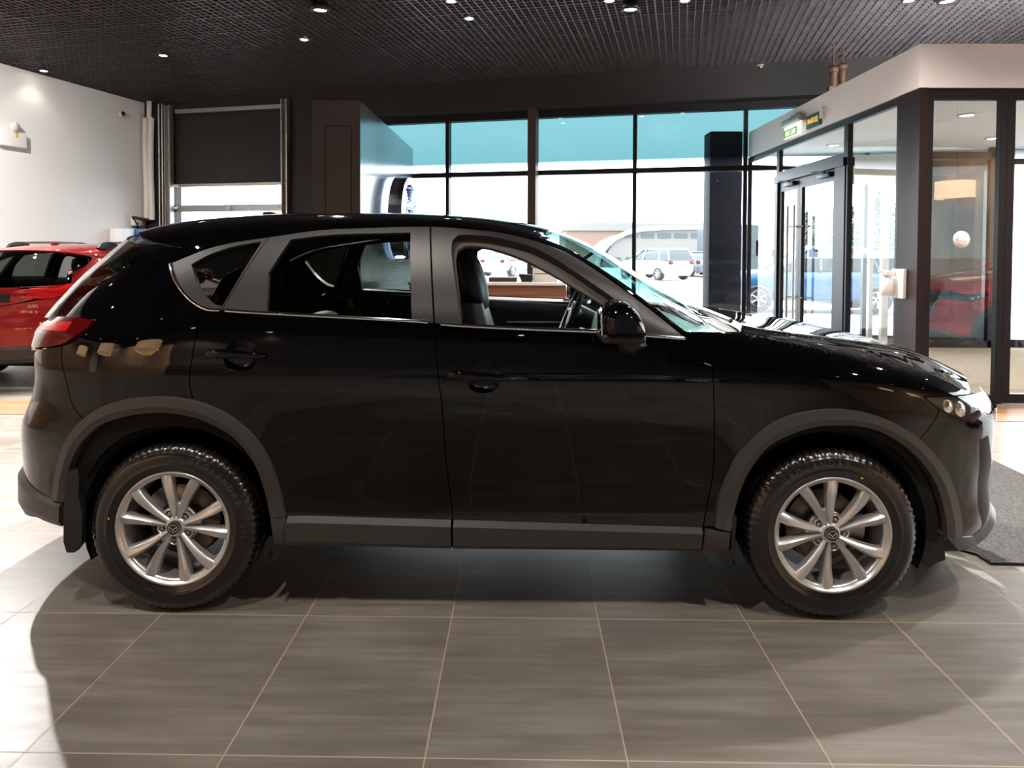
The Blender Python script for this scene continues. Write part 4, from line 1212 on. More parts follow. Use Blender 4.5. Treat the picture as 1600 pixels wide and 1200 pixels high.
# corner post
mb = MB(); mb.box(VX+.02, vx(1446), VY0+.01, VY0+.20, 0, vz0); mb.box(VX+.02, VX+.14, VY0+.20, y_pil, 0, vz0)
struct(mb.build('trim_3', M['post']))
def pane_unit(name, axis, p, a, b, z0, z1, fr=.05, m=None, d=.06):
    """framed sheet of glass in the plane x=p or y=p between a and b"""
    mb = MB()
    def bx(a0, a1, zz0, zz1):
        if axis == 'x': mb.box(p, p+d, a0, a1, zz0, zz1)
        else: mb.box(a0, a1, p, p+d, zz0, zz1)
    bx(a, a+fr, z0, z1); bx(b-fr, b, z0, z1); bx(a+fr, b-fr, z0, z0+fr*1.2); bx(a+fr, b-fr, z1-fr*1.6, z1)
    o = struct(mb.build(name, M['frame']))
    c = p+d*.5
    vs = [(c, a+fr, z0+fr*1.2), (c, b-fr, z0+fr*1.2), (c, b-fr, z1-fr*1.6), (c, a+fr, z1-fr*1.6)] if axis == 'x' else [(a+fr, c, z0+fr*1.2), (b-fr, c, z0+fr*1.2), (b-fr, c, z1-fr*1.6), (a+fr, c, z1-fr*1.6)]
    mk('glass_pane', vs, [(0, 1, 2, 3)], m or M['pane'], o)
    return o
pane_unit('window_8', 'x', VX+.03, y_pil, y_a, 0, vz0)
pane_unit('window_9', 'x', VX+.03, y_d1+.02, y_e, 0, vz0)
pane_unit('window_10', 'x', VX+.03, y_a, y_d1+.02, zH+.10, vz0)     # transom over the doors
mb = MB(); mb.box(VX+.02, VX+.12, y_a, y_d0+.03, 0, zH+.1); mb.box(VX+.02, VX+.12, y_d1, y_d1+.10, 0, zH+.1); mb.box(VX+.0, VX+.14, y_a, y_d1+.1, zH, zH+.10); struct(mb.build('trim_4', M['frame']))
for k, (a, b, hinge) in enumerate(((y_d0+.03, y_dm, 0), (y_dm, y_d1, 1))):
    D = pane_unit('door_%d' % (k+2), 'x', VX+.05, a+.004, b-.004, .01, zH-.005, fr=.085, d=.05)
    yh = b-.11 if k == 0 else a+.13
    mb = MB(); mb.tube([(VX-.06, yh, .55), (VX-.06, yh, 2.15)], .017, 10)
    for z in (.85, 1.85): mb.tube([(VX-.06, yh, z), (VX+.06, yh, z)], .011, 8)
    mb.build('pull_handle', M['handle'] if 'handle' in M else M['galv'], D)
    mb = MB(); mb.box(VX-.01, VX+.05, a+.10, a+.45, zH-.09, zH-.03, b=.006); mb.tube([(VX-.02, a+.2, zH-.03), (VX-.05, a+.5, zH+.0)], .012, 6); mb.build('door_closer', M['frame'], D)
# front face
M['lobbypane'] = glass('lobby_pane', (.80, .85, .86), 1.0, f0=.15)
pane_unit('window_11', 'y', VY0+.03, vx(1446), vx(1573), 0, vz0, fr=.07, m=M['lobbypane'])
D = pane_unit('door_4', 'y', VY0+.03, vx(1573)+.003, vx(1573)+1.15, .01, vz0, fr=.075)
pane_unit('window_12', 'y', VY0+.03, vx(1573)+1.155, X1, 0, vz0, fr=.07)
mb = MB(); xh = vx(1573)+.16
# inner far side of the vestibule
M['tealdark'] = glass('dark_teal_pane', (.018, .028, .030), 1.0)
def x_at(px, Y): return at_y(px, 400, Y)[0]
YB = 10.7
zB = at_y(1500, 243, YB)[2]
mb = MB()
for px, w in ((1407, .09), (1549, .07), (1574, .08)):
    x = x_at(px, YB); mb.box(x-w/2, x+w/2, YB, YB+.08, 0, vz0+.02)
xa, xb = x_at(1407, YB), x_at(1574, YB)
mb.box(xa, xb, YB, YB+.08, .0, .12); mb.box(xa, xb, YB, YB+.10, zB-.05, zB+.06)
w = struct(mb.build('window_13', M['frame']))
mk('glass_pane', [(xa, YB+.04, .12), (xb, YB+.04, .12), (xb, YB+.04, zB), (xa, YB+.04, zB)], [(0, 1, 2, 3)], M['tealdark'], w)
mb = MB()   # outer doors beyond the lobby, thin pale frames
for px, wd in ((1322, .10), (1362, .06), (1384, .10)):
    x = x_at(px, YB); mb.box(x-wd/2, x+wd/2, YB, YB+.08, 0, 2.55)
mb.box(x_at(1302, YB), xa, YB, YB+.10, 2.55, 3.0); w = struct(mb.build('door_5', M['paleframe'] if 'paleframe' in M else M['galv']))
mk('glass_pane', [(x_at(1322, YB), YB+.04, .05), (xa, YB+.04, .05), (xa, YB+.04, 2.55), (x_at(1322, YB), YB+.04, 2.55)], [(0, 1, 2, 3)], M['pane'], w)
mb = MB(); x = x_at(1338, YB); mb.box(x-.09, x+.19, YB-.03, YB, at_y(1340, 397, YB)[2], at_y(1340, 387, YB)[2]); tag(mb.build('door_plate', M['steel']), 'small dark plate on the outer glass door of the lobby', 'sign')
mb = MB(); mb.box(VX+.15, X1, VY0+.1, YB, .001, .008); tag(mb.build('lobby_carpet', M['carpet']), 'beige carpet covering the floor of the glass entrance lobby', 'carpet')
# stickers on the door glass
def text_on(name, txt, size, Mx, m, parent, depth=.003, bold=True):
    v, f = text_mesh(txt, size, depth, bold); o = mk(name, [Mx @ Vector(p) for p in v], f, m, parent); return o
sx, sy, sz = at_y(1502.5, 374, VY0+.05)
mb = MB(); mb.lathe([(0, -.002), (.083, -.002), (.083, .002), (0, .002)], 40, 'y', (sx, VY0+.054, sz), 0)
for z in (-.014, .014): mb.box(sx-.05, sx+.05, VY0+.0505, VY0+.0515, sz+z-.003, sz+z+.003, 1)
mb.add([(sx-.062, VY0+.051, sz), (sx-.028, VY0+.051, sz+.03), (sx-.028, VY0+.051, sz-.03)], [(0, 1, 2)], 1)
M['greyprint'] = mat('grey_print', (.45, .43, .42), .6)
tag(mb.build('round_sticker', [M['whiteplastic'], M['greyprint']]), 'round white sticker with a left arrow on the front lobby glass', 'sticker')
M['orange'] = mat('orange_sticker', (.8, .10, .03), .5); M['bluestick'] = mat('blue_sticker', (.22, .25, .75), .5)
for (px, m, lb) in ((1204, M['orange'], 'orange square sticker on the pane left of the lobby doors'), (1262, M['bluestick'], 'violet blue square sticker on the right lobby door leaf')):
    y = vy(px); z = at_x(px, 396, VX)[2]; mb = MB(); mb.box(VX+.045, VX+.052, y-.07, y+.07, z-.05, z+.05); tag(mb.build('square_sticker', m), lb, 'sticker')
# illuminated signs on the fascia
M['signglow'] = mat('lit_sign_face', (1, 1, 1), .4, emit=(1.0, 1.0, .86), estr=.42)
M['green'] = mat('green_sign_print', (.12, .42, .02), .4, emit=(.15, .5, .02), estr=.25)
M['greensign'] = mat('dark_green_sign', (.005, .10, .07), .4); M['amberprint'] = mat('amber_letters', (.85, .42, .05), .4, emit=(1, .5, .08), estr=.5)
def on_side(y, z, off=0.0):      # text plane facing -x, reading towards -y
    return Matrix(((0, 0, -1, VX-off), (-1, 0, 0, y), (0, 1, 0, z), (0, 0, 0, 1)))
ya, yb = vy(1258), vy(1230); yc = (ya+yb)/2
zt = at_x(1243, 186, VX)[2]; zbm = at_x(1232, 219, VX)[2]
mb = MB(); mb.box(VX-.12, VX-.02, ya, yb, zt-.09, zt, b=.01); mb.box(VX-.06, VX, yc-.12, yc+.12, zt-.02, zt+.05); E1 = mb.build('exit_sign', M['galv'])
tag(E1, 'lit white EXIT sign with green border under a grey housing', 'sign')
mb = MB(); mb.box(VX-.075, VX-.060, ya+.01, yb-.01, zbm, zt-.09); mb.build('lit_panel', M['signglow'], E1)
h = zt-.09-zbm; zc = zbm+h*.40; wd = (yb-ya)*.40; mb = MB()
for z0, z1, y0, y1 in ((zc-h*.30, zc-h*.21, yc-wd*.62, yc+wd*1.17), (zc+h*.21, zc+h*.30, yc-wd*.62, yc+wd*1.17), (zc-h*.30, zc+h*.30, yc-wd*.62, yc-wd*.48), (zc-h*.30, zc+h*.30, yc+wd*1.03, yc+wd*1.17)):
    mb.box(VX-.080, VX-.0755, y0, y1, z0, z1)
mb.build('sign_border', M['green'], E1)
text_on('sign_lettering', 'EXIT', h*.40, on_side(yc+wd*.27, zc, .078), M['green'], E1)
ya, yb = vy(1281), vy(1260.5); yc = (ya+yb)/2; zc = at_x(1270, 190, VX)[2]
mb = MB(); mb.box(VX-.035, VX, ya, yb, zc-.085, zc+.085); E2 = tag(mb.build('exit_sign', M['greensign']), 'dark green sign with amber lettering right of the lit EXIT sign', 'sign')
text_on('sign_lettering', 'ВЫХОД', .085, on_side(yc, zc, .037), M['amberprint'], E2)
mb = MB(); y = vy(1284.5); mb.box(VX-.05, VX+.004, y-.03, y+.03, zc-.02, zc+.12); tag(mb.build('sounder_box', M['fascia']), 'small pale box on the fascia beside the green sign', 'box')
# hand sanitiser dispenser on the corner post
px, py, pz = at_x(1398, 441, VX); 
hw = abs(vy(1387)-vy(1410))*.5
mb = MB(); mb.box(VX-.015, VX+.024, y_pil-.20, y_pil+.02, pz-.16, pz+.14, b=.006); SD = mb.build('soap_dispenser', M['whiteplastic']); tag(SD, 'white hand gel dispenser fixed to the brown lobby corner post', 'dispenser')
mb = MB(); yq = y_pil-.02; mb.lathe([(0, -.14), (.055, -.14), (.058, -.05), (.05, .03), (.03, .05), (.03, .07), (0, .07)], 24, 'z', (VX-.075, yq, pz)); mb.build('bottle', M['whiteplastic'], SD)
mb = MB(); mb.box(VX-.11, VX-.01, yq-.045, yq+.045, pz+.07, pz+.12, b=.01); mb.tube([(VX-.09, yq, pz+.10), (VX-.16, yq+.02, pz+.115)], .012, 8); mb.build('lever', M['whiteplastic'], SD)
# lobby ceiling lights
M['lobbylamp'] = mat('lobby_lamp_glow', (1, 1, 1), .5, emit=(1.0, .95, .85), estr=9)
def downlight(x, y, z, r, label, group, glow, strength=0, rim=None, flip=False, size=None):
    mb = MB(); mb.lathe([(r*1.0, 0), (r*1.35, -.004), (r*1.42, .0), (r*1.42, .02), (r*1.0, .03)], 28, 'z', (x, y, z)); o = mb.build('downlight', rim or M['galv'])
    tag(o, label, 'light', group)
    mb = MB(); mb.lathe([(0, .004), (r, .004), (r, .03), (0, .03)], 28, 'z', (x, y, z)); mb.build('lamp_face', glow, o)
    if strength:
        l = bpy.data.lights.new('lamp_beam', 'SPOT'); l.energy = strength; l.spot_size = math.radians(size or 120); l.spot_blend = .6; l.shadow_soft_size = r*.8; l.color = (1, .93, .84)
        lo = bpy.data.objects.new('lamp_beam', l); COL.objects.link(lo); lo.location = (x, y, z-.02); lo.parent = o
    return o
zl = vz0+.005
def at_ceiling(px, py, z=ZC): return at_z(px, py, z)
for (a, b, lb) in ((1511, 181, 'round lobby ceiling light nearest the front glass'), (1552, 217, 'round lobby ceiling light seen lower right through the front glass'), (1299, 229, 'round lobby ceiling light above the double doors')):
    x, y, z = at_ceiling(a, b, zl); x, y = min(max(x, VX+.3), X1-.3), min(max(y, VY0+.4), YB-.2)
    downlight(x, y, zl, .075, lb, 'lobby ceiling lights', M['lobbylamp'], 45, M['fascia'])

# ------------------------------------------------------------------ showroom ceiling spots
rows = [((68,110), 'recessed ceiling spot above the red car near the left wall'), ((255,86), 'recessed ceiling spot between the red car spot and the left floodlight'), ((475,61), 'recessed ceiling spot just below the left floodlight'),
        ((733,28), 'recessed ceiling spot between the two floodlights'), ((233,161), 'recessed ceiling spot in front of the corner pipes'), ((608,146), 'recessed ceiling spot over the left end of the windows'),
        ((807,128), 'recessed ceiling spot before the brown window column'), ((1035,110), 'recessed ceiling spot over the window next to the lobby'), ((705,1), 'recessed ceiling spot at the top edge between the floodlights'), ((952,0), 'recessed ceiling spot left of the right floodlight'), ((1070,0), 'recessed ceiling spot right of the right floodlight'), ((1420,0), 'recessed ceiling spot over the lobby corner')]
for (p, lb) in rows:
    x, y, z = at_ceiling(*p)
    downlight(x, y, ZC-.012, .055, lb, 'recessed ceiling spots', M['lamp'], 8 if p[0] in (68, 233) else (220 if p[0] in (608, 807, 1035) else 90), M['ceil'], size=150 if p[0] in (608, 807, 1035) else 110)
FL = []
for (p, lb, e, aim) in (((500,4), 'bright ceiling floodlight above the rear of the black car', 5000, (0, -5, -3.6)), ((985,3), 'bright ceiling floodlight above the bonnet of the black car', 5000, (0, -5, -3.6)),
                   ((-40,-10), 'ceiling floodlight just outside the upper left corner, over the red car', 850, (3.2, -4.6, -4.4)), ((1480,-10), 'ceiling floodlight just outside the upper right corner, over the lobby front', 8000, (.6, -4.8, -3.6)), ((-170,-60), 'unseen floodlight added outside the frame, washing the white left wall', 1300, (-3.6, 2.6, -3.4))):  # the wall-washing one is added, unseen, to brighten the left wall
    x, y, z = at_ceiling(*p)
    mb = MB(); mb.lathe([(.085, 0), (.11, -.05), (.115, .0), (.11, .05), (0, .06)], 28, 'z', (x, y, ZC-.07)); o = mb.build('floodlight', M['frame']); tag(o, lb, 'light')
    mb = MB(); mb.lathe([(0, -.012), (.085, -.012), (.085, .01), (0, .01)], 28, 'z', (x, y, ZC-.07)); mb.build('lamp_face', M['flood'], o)
    mb = MB(); mb.tube([(x, y, ZC-.01), (x, y, ZC+.06)], .02, 8); mb.build('mount', M['frame'], o)
    l = bpy.data.lights.new('flood_beam', 'SPOT'); l.energy = e; l.spot_size = math.radians(90 if 'washing' not in lb else 150); l.spot_blend = .3 if 'washing' not in lb else 1.0; l.shadow_soft_size = .05; l.color = (1, .97, .94) if 'lobby front' not in lb else (.86, .95, 1)
    lo = bpy.data.objects.new('flood_beam', l); COL.objects.link(lo); lo.location = (x, y, ZC-.11); lo.parent = o
    d = Vector(aim); lo.rotation_euler = d.to_track_quat('-Z', 'Y').to_euler()
# unseen spots added as fill light: over the tiles before the car, along the white wall, and behind the viewer
for (x, y, e) in ((-4, 1.5, 170), (-1.2, .9, 215), (2.2, .7, 215), (5, .6, 170), (-6, -3, 30), (-2, -3.5, 30), (2, -4, 30), (6, -3, 40), (-5, -7, 25), (0, -7, 25), (4, -7, 25), (-7.6, 4.5, 120), (-7.0, 1.5, 120), (7.6, 5.0, 420), (5.2, 4.4, 420), (2.9, 5.2, 360), (-9.6, .2, 420), (-10.2, -2.6, 420), (-10.8, -5.4, 300), (-8.6, -5.6, 420), (-6.2, -6.2, 420), (9.5, 1.0, 420), (9.0, -2.0, 420)):
    downlight(x, y, ZC-.012, .055, 'unseen ceiling spot added outside the frame as fill light', 'added fill spots outside the frame', M['lamp'], e, M['ceil'], size=125)
# smoke heads, cameras, emergency lamp
def dome(p, lb, Z=None, r=.06, side_='c'):
    x, y, z = at_ceiling(*p, Z or ZC-.02)
    mb = MB(); mb.lathe([(0, .0), (r, .0), (r, -.03), (r*.8, -.035)], 20, 'z', (x, y, z)); o = mb.build('dome_camera', M['cream']); tag(o, lb, 'camera')
    mb = MB(); mb.lathe([(r*.8, -.035), (r*.7, -.07), (r*.35, -.095), (0, -.10)], 20, 'z', (x, y, z), 0); mb.build('dome', M['gloss'], o)
dome((1188, 101), 'small dome camera hanging from the ceiling left of the lobby', None, .055)
u = uL+.01
def on_left(px, py):
    """point on the left wall behind a picture point"""
    r = ray(px, py); nrm = BM.to_3x3() @ Vector((1, 0, 0)); p0 = BM @ Vector((uL, 0, 0)); e = Vector(EYE); d = Vector(r)
    return e+d*((p0-e).dot(nrm)/d.dot(nrm))
def left_local(px, py): return BM.inverted() @ on_left(px, py)
q = left_local(187, 178)
mb = MB(); mb.lathe([(0, 0), (.07, 0), (.07, .05), (.05, .08)], 20, 'x', (uL, q.y, q.z)); mb.lathe([(.05, .08), (.03, .12), (0, .13)], 20, 'x', (uL, q.y, q.z), 1); mb.xform(BM); tag(mb.build('dome_camera', [M['cream'], M['gloss']]), 'small dome camera high on the white left wall', 'camera')
q = left_local(15, 218)
mb = MB(); mb.box(uL+.02, uL+.14, q.y-.27, q.y+.20, q.z-.13, q.z+.13, b=.012); mb.xform(BM); o = tag(mb.build('emergency_lamp', M['whiteplastic']), 'twin head emergency lamp box on the white left wall', 'lamp')
mb = MB(); mb.lathe([(0, .0), (.07, .0), (.09, .08), (0, .09)], 16, 'x', (uL+.08, q.y-.02, q.z+.20)); mb.box(uL+.06, uL+.10, q.y-.04, q.y+.0, q.z+.1, q.z+.22); mb.xform(BM); mb.build('lamp_head', M['cream'], o)
mb = MB(); mb.box(uL+.141, uL+.146, q.y-.01, q.y+.03, q.z+.03, q.z+.10); mb.xform(BM); mb.build('sticker', M['yellow'], o)
# shelf with papers in the left corner
a = left_local(170, 366); b_ = left_local(216, 375)
mb = MB(); mb.tube([(uL+.04, left_local(172, 362).y, left_local(172, 362).z), (uL+.05, left_local(196, 370).y, left_local(196, 370).z)], .012, 6); mb.xform(BM); tag(mb.build('cable', M['galv']), 'thin cable slanting down the white left wall', 'cable')
q = left_local(212, 366); 
mb = MB(); mb.box(uL+.02, uL+.32, -.98, -.66, q.z-.75, q.z+.10, b=.01); mb.xform(BM); tag(mb.build('wall_cabinet', M['whiteplastic']), 'white equipment cabinet on the left wall near the corner pipes', 'cabinet')
q2 = left_local(229, 362); mb = MB(); mb.box(uL+.15, uL+.42, -.62, -.30, q.z-.60, q.z+.10, b=.01); mb.xform(BM); M['bluebox'] = mat('blue_card', (.06, .16, .42), .5); tag(mb.build('blue_box', M['bluebox']), 'blue box between the white cabinet and the corner pipes', 'box')
q3 = left_local(209, 344); mb = MB(); mb.box(uL+.02, uL+.12, q3.y-.12, q3.y+.12, q3.z-.12, q3.z+.10, b=.01); mb.xform(BM); tag(mb.build('junction_box', M['cream']), 'small cream junction box above the white wall cabinet', 'box')
mb = MB(); random.seed(3)
M['copper'] = mat('copper_pipe', (.10, .05, .03), .5, .4)
yq = q3.y; mb.tube([(uL+.19, yq+.30, q3.z), (uL+.12, min(yq+.5, -.5), q3.z+.06), (uL+.10, min(yq+.8, -.36), q3.z-.1), (uL+.09, min(yq+.95, -.33), q3.z-.02), (uL+.08, min(yq+1.0, -.30), q3.z-.4)], .03, 8); mb.xform(BM); tag(mb.build('hose', M['copper']), 'brown hose looping from the cream junction box to the corner', 'hose')
# pipes with valves hanging by the lobby roof
for k, (px, py0, py1) in enumerate(((1302, 108, 131), (1316, 104, 128))):
    Y = 10.4+.25*k; x, y, z0 = at_y(px, py1+14, Y); _, _, z1 = at_y(px, py0, Y)
    mb = MB(); mb.tube([(x, y, z0-.3), (x, y, z1)], .05, 10); mb.lathe([(0, -.05), (.06, -.05), (.075, 0), (.06, .05), (0, .05)], 16, 'z', (x, y, z1)); mb.tube([(x, y, z1), (x, y, ZC)], .018, 8); mb.box(x-.09, x+.09, y-.05, y+.05, z0+.02, z0+.10, b=.015)
    tag(mb.build('sprinkler_pipe', M['copper']), ['copper valve pipe behind the lobby roof, the shorter one', 'copper valve pipe behind the lobby roof, the taller one'][k], 'pipe', 'valve pipes over the lobby')

# ------------------------------------------------------------------ brand wall with the big badge
bx0, bx1, by0, by1 = -2.68, -2.07, 8.72, 12.95
bz = at_y(525, 157, by0)[2]
mb = MB(); mb.box(bx0, bx1-.012, by0+.012, by1, 0, bz); BW = mb.build('brand_wall', M['block']); tag(BW, 'tall free standing charcoal wall block carrying the chrome badge', 'wall block')
mb = MB(); mb.box(bx0, bx1, by0, by0+.012, 0, bz); mb.build('front_panel', M['block'], BW)
ax, az = at_y(508, 197, by0)[0], at_y(508, 197, by0)[2]; ax2 = at_y(549, 197, by0)[0]
mb = MB()
for (x0, x1, z0, z1) in ((ax, ax2, az-.004, az+.004), (ax-.004, ax+.004, .1, az), (ax2-.004, ax2+.004, .1, az)): mb.box(x0, x1, by0-.002, by0+.002, z0, z1)
mb.build('panel_joint', M['void'], BW)
yj = [at_x(p, 300, bx1)[1] for p in (587, 635)]
for (a, b) in ((by0, yj[0]), (yj[0], yj[1]), (yj[1], by1)):
    mb = MB(); mb.box(bx1-.012, bx1, a+.004, b-.004, 0, bz); mb.build('side_panel', M['blockside'], BW)
# badge
ye0, ye1 = at_x(599, 310, bx1)[1], at_x(632, 310, bx1)[1]; ec = (ye0+ye1)/2; es = (ye1-ye0)/2*.93; ez = at_x(616, 276, bx1)[2]-es*.80
mb = MB(); rot = Matrix.Rotation(math.radians(90), 4, 'Z')
def bt(v):   # emblem drawn in XZ facing -y  ->  facing +x on the block side
    return (bx1+.0+(-v[1]), ec+v[0], ez+v[2])
emblem_mesh(mb, 0, 0, es, -.05, -.26, 0, bt)
BD = mb.build('badge', M['chrome']); tag(BD, 'large chrome oval badge with a winged V on the charcoal block', 'badge')
mb = MB(); M['halo'] = mat('blue_halo_glow', (.5, .6, 1), .5, emit=(.45, .6, 1.0), estr=4.0)
n = 48; o_ = [(math.cos(2*math.pi*i/n)*es*.98, math.sin(2*math.pi*i/n)*es*.78) for i in range(n)]; i_ = [(p[0]*.9, p[1]*.88) for p in o_]
vs = []
for x in (bx1+.012, bx1+.04): vs += [(x, ec+p[0], ez+p[1]) for p in o_]+[(x, ec+p[0], ez+p[1]) for p in i_]
f = []
for i in range(n):
    j = (i+1) % n; f += [(i, j, n+j, n+i), (2*n+i, 3*n+i, 3*n+j, 2*n+j), (i, 2*n+i, 2*n+j, j), (n+i, n+j, 3*n+j, 3*n+i)]
mb.add(vs, f); mb.build('halo_light', M['halo'], BD)
for a in (0.8, 2.3, 3.9, 5.4):
    mb = MB(); mb.tube([(bx1+.001, ec+math.cos(a)*es*.92, ez+math.sin(a)*es*.73), (bx1+.06, ec+math.cos(a)*es*.92, ez+math.sin(a)*es*.73)], .02, 8); mb.build('standoff', M['steel'], BD)

# ------------------------------------------------------------------ reception desk seen through the car
DY = 10.6
dz = at_y(800, 441, DY)[2]; dx0, dx1 = at_y(640, 441, DY)[0], at_y(892, 441, DY)[0]
M['worktop'] = mat('white_worktop', (.82, .80, .77), .3)
mb = MB(); mb.box(dx0, dx1, DY, DY+.04, .08, dz-.05); D = mb.build('reception_desk', M['wood']); tag(D, 'walnut fronted reception desk seen through the open car window', 'desk')
mb = MB(); mb.box(dx0, dx1-.02, DY+.04, DY+.7, .0, dz-.05); mb.build('body', M['block'], D)
mb = MB(); mb.box(dx0-.02, dx1+.02, DY-.03, DY+.75, dz-.05, dz, b=.006); mb.build('worktop', M['worktop'], D)
def on_desk(px0, px1, py0, Y): return at_y(px0, 430, Y)[0], at_y(px1, 430, Y)[0], at_y(px0, py0, Y)[2]
x0, x1, zt = on_desk(833, 871, 416, DY+.25)
mb = MB(); mb.box(x0, x1, DY+.2, DY+.45, dz, zt, b=.015); o = tag(mb.build('printer', M['cream']), 'pale boxy printer standing on the reception desk', 'printer')
mb = MB(); mb.box(x0-.02, x1+.01, DY+.19, DY+.46, zt-.02, zt+.015, b=.006); mb.build('lid', M['galv'], o)
mb = MB(); mb.box(x0+.02, x1-.02, DY+.196, DY+.2, zt-.12, zt-.11); mb.build('paper_slot', M['black'], o)
x0, x1, zt = on_desk(815, 832, 428, DY+.15)
mb = MB(); mb.prism([(x0, dz), (x1, dz), (x1, zt-.02), (x0+.02, zt), (x0-.05, zt)], 'y', DY+.1, DY+.3); tag(mb.build('card_reader', M['black']), 'small dark card terminal left of the printer on the desk', 'terminal')
x0, x1, zt = on_desk(764, 808, 433, DY+.2)
mb = MB(); mb.box(x0, x1, DY+.12, DY+.40, dz, zt, b=.012); tag(mb.build('desk_tray', M['bronze']), 'flat brown tray on the reception desk beside the headrest', 'tray')
x0, x1, zt = on_desk(880, 886, 420, DY+.3)
mb = MB(); mb.box(x0, x1, DY+.28, DY+.32, dz, zt, b=.004); mb.box(x0-.02, x1+.02, DY+.24, DY+.36, dz, dz+.012); tag(mb.build('menu_stand', M['frame']), 'narrow dark stand at the right end of the reception desk', 'stand')

# ------------------------------------------------------------------ entrance mat on the tiles
P = [at_z(*p) for p in ((1529, 867), (1549, 881), (1640, 882), (1700, 800), (1600, 745), (1553, 723))]
P = [(p[0], p[1]) for p in P]
# square mat with clipped front corner
mx0, my0 = P[1][0], P[1][1]; ux0, uy0 = P[0]; far = at_z(1553, 723)
poly = [(P[0][0], P[0][1]), (P[1][0], P[1][1]), (P[1][0]+2.2, P[1][1]-.02), (at_z(1600, 745)[0]+1.4, at_z(1600, 745)[1]-.55), (at_z(1600, 745)[0], at_z(1600, 745)[1]), (far[0], far[1]), (far[0]-.35, far[1]+.10), (P[0][0]-.35, P[0][1]+.35)]
mb = MB(); mb.prism(poly, 'z', .001, .012); MT = mb.build('floor_mat', M['mat']); tag(MT, 'dark grey entrance mat on the tiles in front of the black car', 'mat')
mb = MB(); c = np.mean(np.array(poly), 0); pp = [(c[0]+(p[0]-c[0])*1.012, c[1]+(p[1]-c[1])*1.012) for p in poly]
mb.tube([(p[0], p[1], .006) for p in pp], .009, 6, closed=True); mb.build('rubber_edge', M['matrim'], MT)

# ------------------------------------------------------------------ lounge lamps behind the viewer (they show in the paint and in the glass)
M['shade'] = mat('warm_lamp_shade', (.9, .7, .45), .8, emit=(1.0, .58, .26), estr=2.4)
def pendant(x, y, z, r, h, lb):
    mb = MB(); mb.lathe([(r, -h/2), (r, h/2), (r-.01, h/2), (r-.01, -h/2)], 40, 'z', (x, y, z)); mb.lathe([(0, -h/2+.02), (r-.01, -h/2+.02)], 40, 'z', (x, y, z)); o = mb.build('pendant_lamp', M['shade']); tag(o, lb, 'lamp', 'drum pendant lamps of the lounge')
    mb = MB(); mb.tube([(x, y, z-h/2), (x, y, ZC)], .006, 6); mb.build('cable', M['black'], o)
for (x, y, z, r, h) in ((10.2, -2.6, 2.95, .45, .40), (8.4, -3.6, 2.75, .42, .38), (-6.6, -1.2, 2.5, .42, .4), (-8.0, -.2, 2.3, .42, .4), (-5.2, -2.4, 2.7, .42, .4)):
    pendant(x, y, z, r, h, 'warm glowing drum pendant lamp of the lounge behind the viewer')
# ------------------------------------------------------------------ finish the main car
tag(CAR, 'glossy black SUV in side view on the tiles, nearest and largest car', 'car')

def car_copy(loc, rz, paint, label, group=None, rails=False):
    c = copy_tree(CAR, None, {'black_paint': paint, 'red_lamp_lens': M['redglow']} if paint else None)
    c.location = loc; c.rotation_euler = (0, 0, rz); tag(c, label, 'car', group)
    if rails:
        for sg in (-1, 1):
            mb = MB(); xs = np.linspace(-1.05, .05, 24); vs = []
            pts = [(x, sg*.60, 1.70+.012*math.sin((x+1.05)/1.1*math.pi)) for x in xs]
            mb.tube(pts, .016, 8)
            mb.build('roof_rail', M['steel'], c)
            for x0, x1 in ((-1.30, -.92), (-.18, .22)):
                mb = MB(); n = 10; vs = []
                for i in range(n+1):
                    t = i/n; x = x0+(x1-x0)*t; hgt = math.sin(math.pi*t)**.55*.075
                    for yy in (-.030, .030):
                        vs += [(x, sg*.60+yy*1.2, 1.615), (x, sg*.60+yy*.6, 1.64+hgt)]
                f = []
                for i in range(n):
                    a = 4*i; b = a+4
                    f += [(a, b, b+1, a+1), (a+2, a+3, b+3, b+2), (a+1, b+1, b+3, a+3)]
                mb.add(vs, f, 0, True); mb.build('rail_mount', M['black'], c)
    return c
RED = car_copy((-5.55, 9.35, 0), math.radians(86), M['paint_red'], 'red SUV with roof rails seen from behind at the left wall', rails=True); RED.scale = (.95, .97, .925)
car_copy((8.35, 3.0, 0), math.pi, M['paint_red'], 'red SUV mirrored in the lobby glass, parked right of the viewer')
M['paint_navy'] = mat('navy_paint', (.004, .006, .016), .2, 0, .5, 1.0)
car_copy((1.2, -4.6, 0), 0.0, M['paint_navy'], 'dark navy SUV behind the viewer, mirrored in the black door')
# badge letters on the tailgate of the red car
v, f = text_mesh('AWD', .05, .004, True)
Mx = Matrix(((0, 0, -1, -2.262), (-1, 0, 0, -.52), (0, 1, 0, .96), (0, 0, 0, 1)))
o = mk('badge_lettering', [Mx @ Vector(p) for p in v], f, M['chrome'], RED)

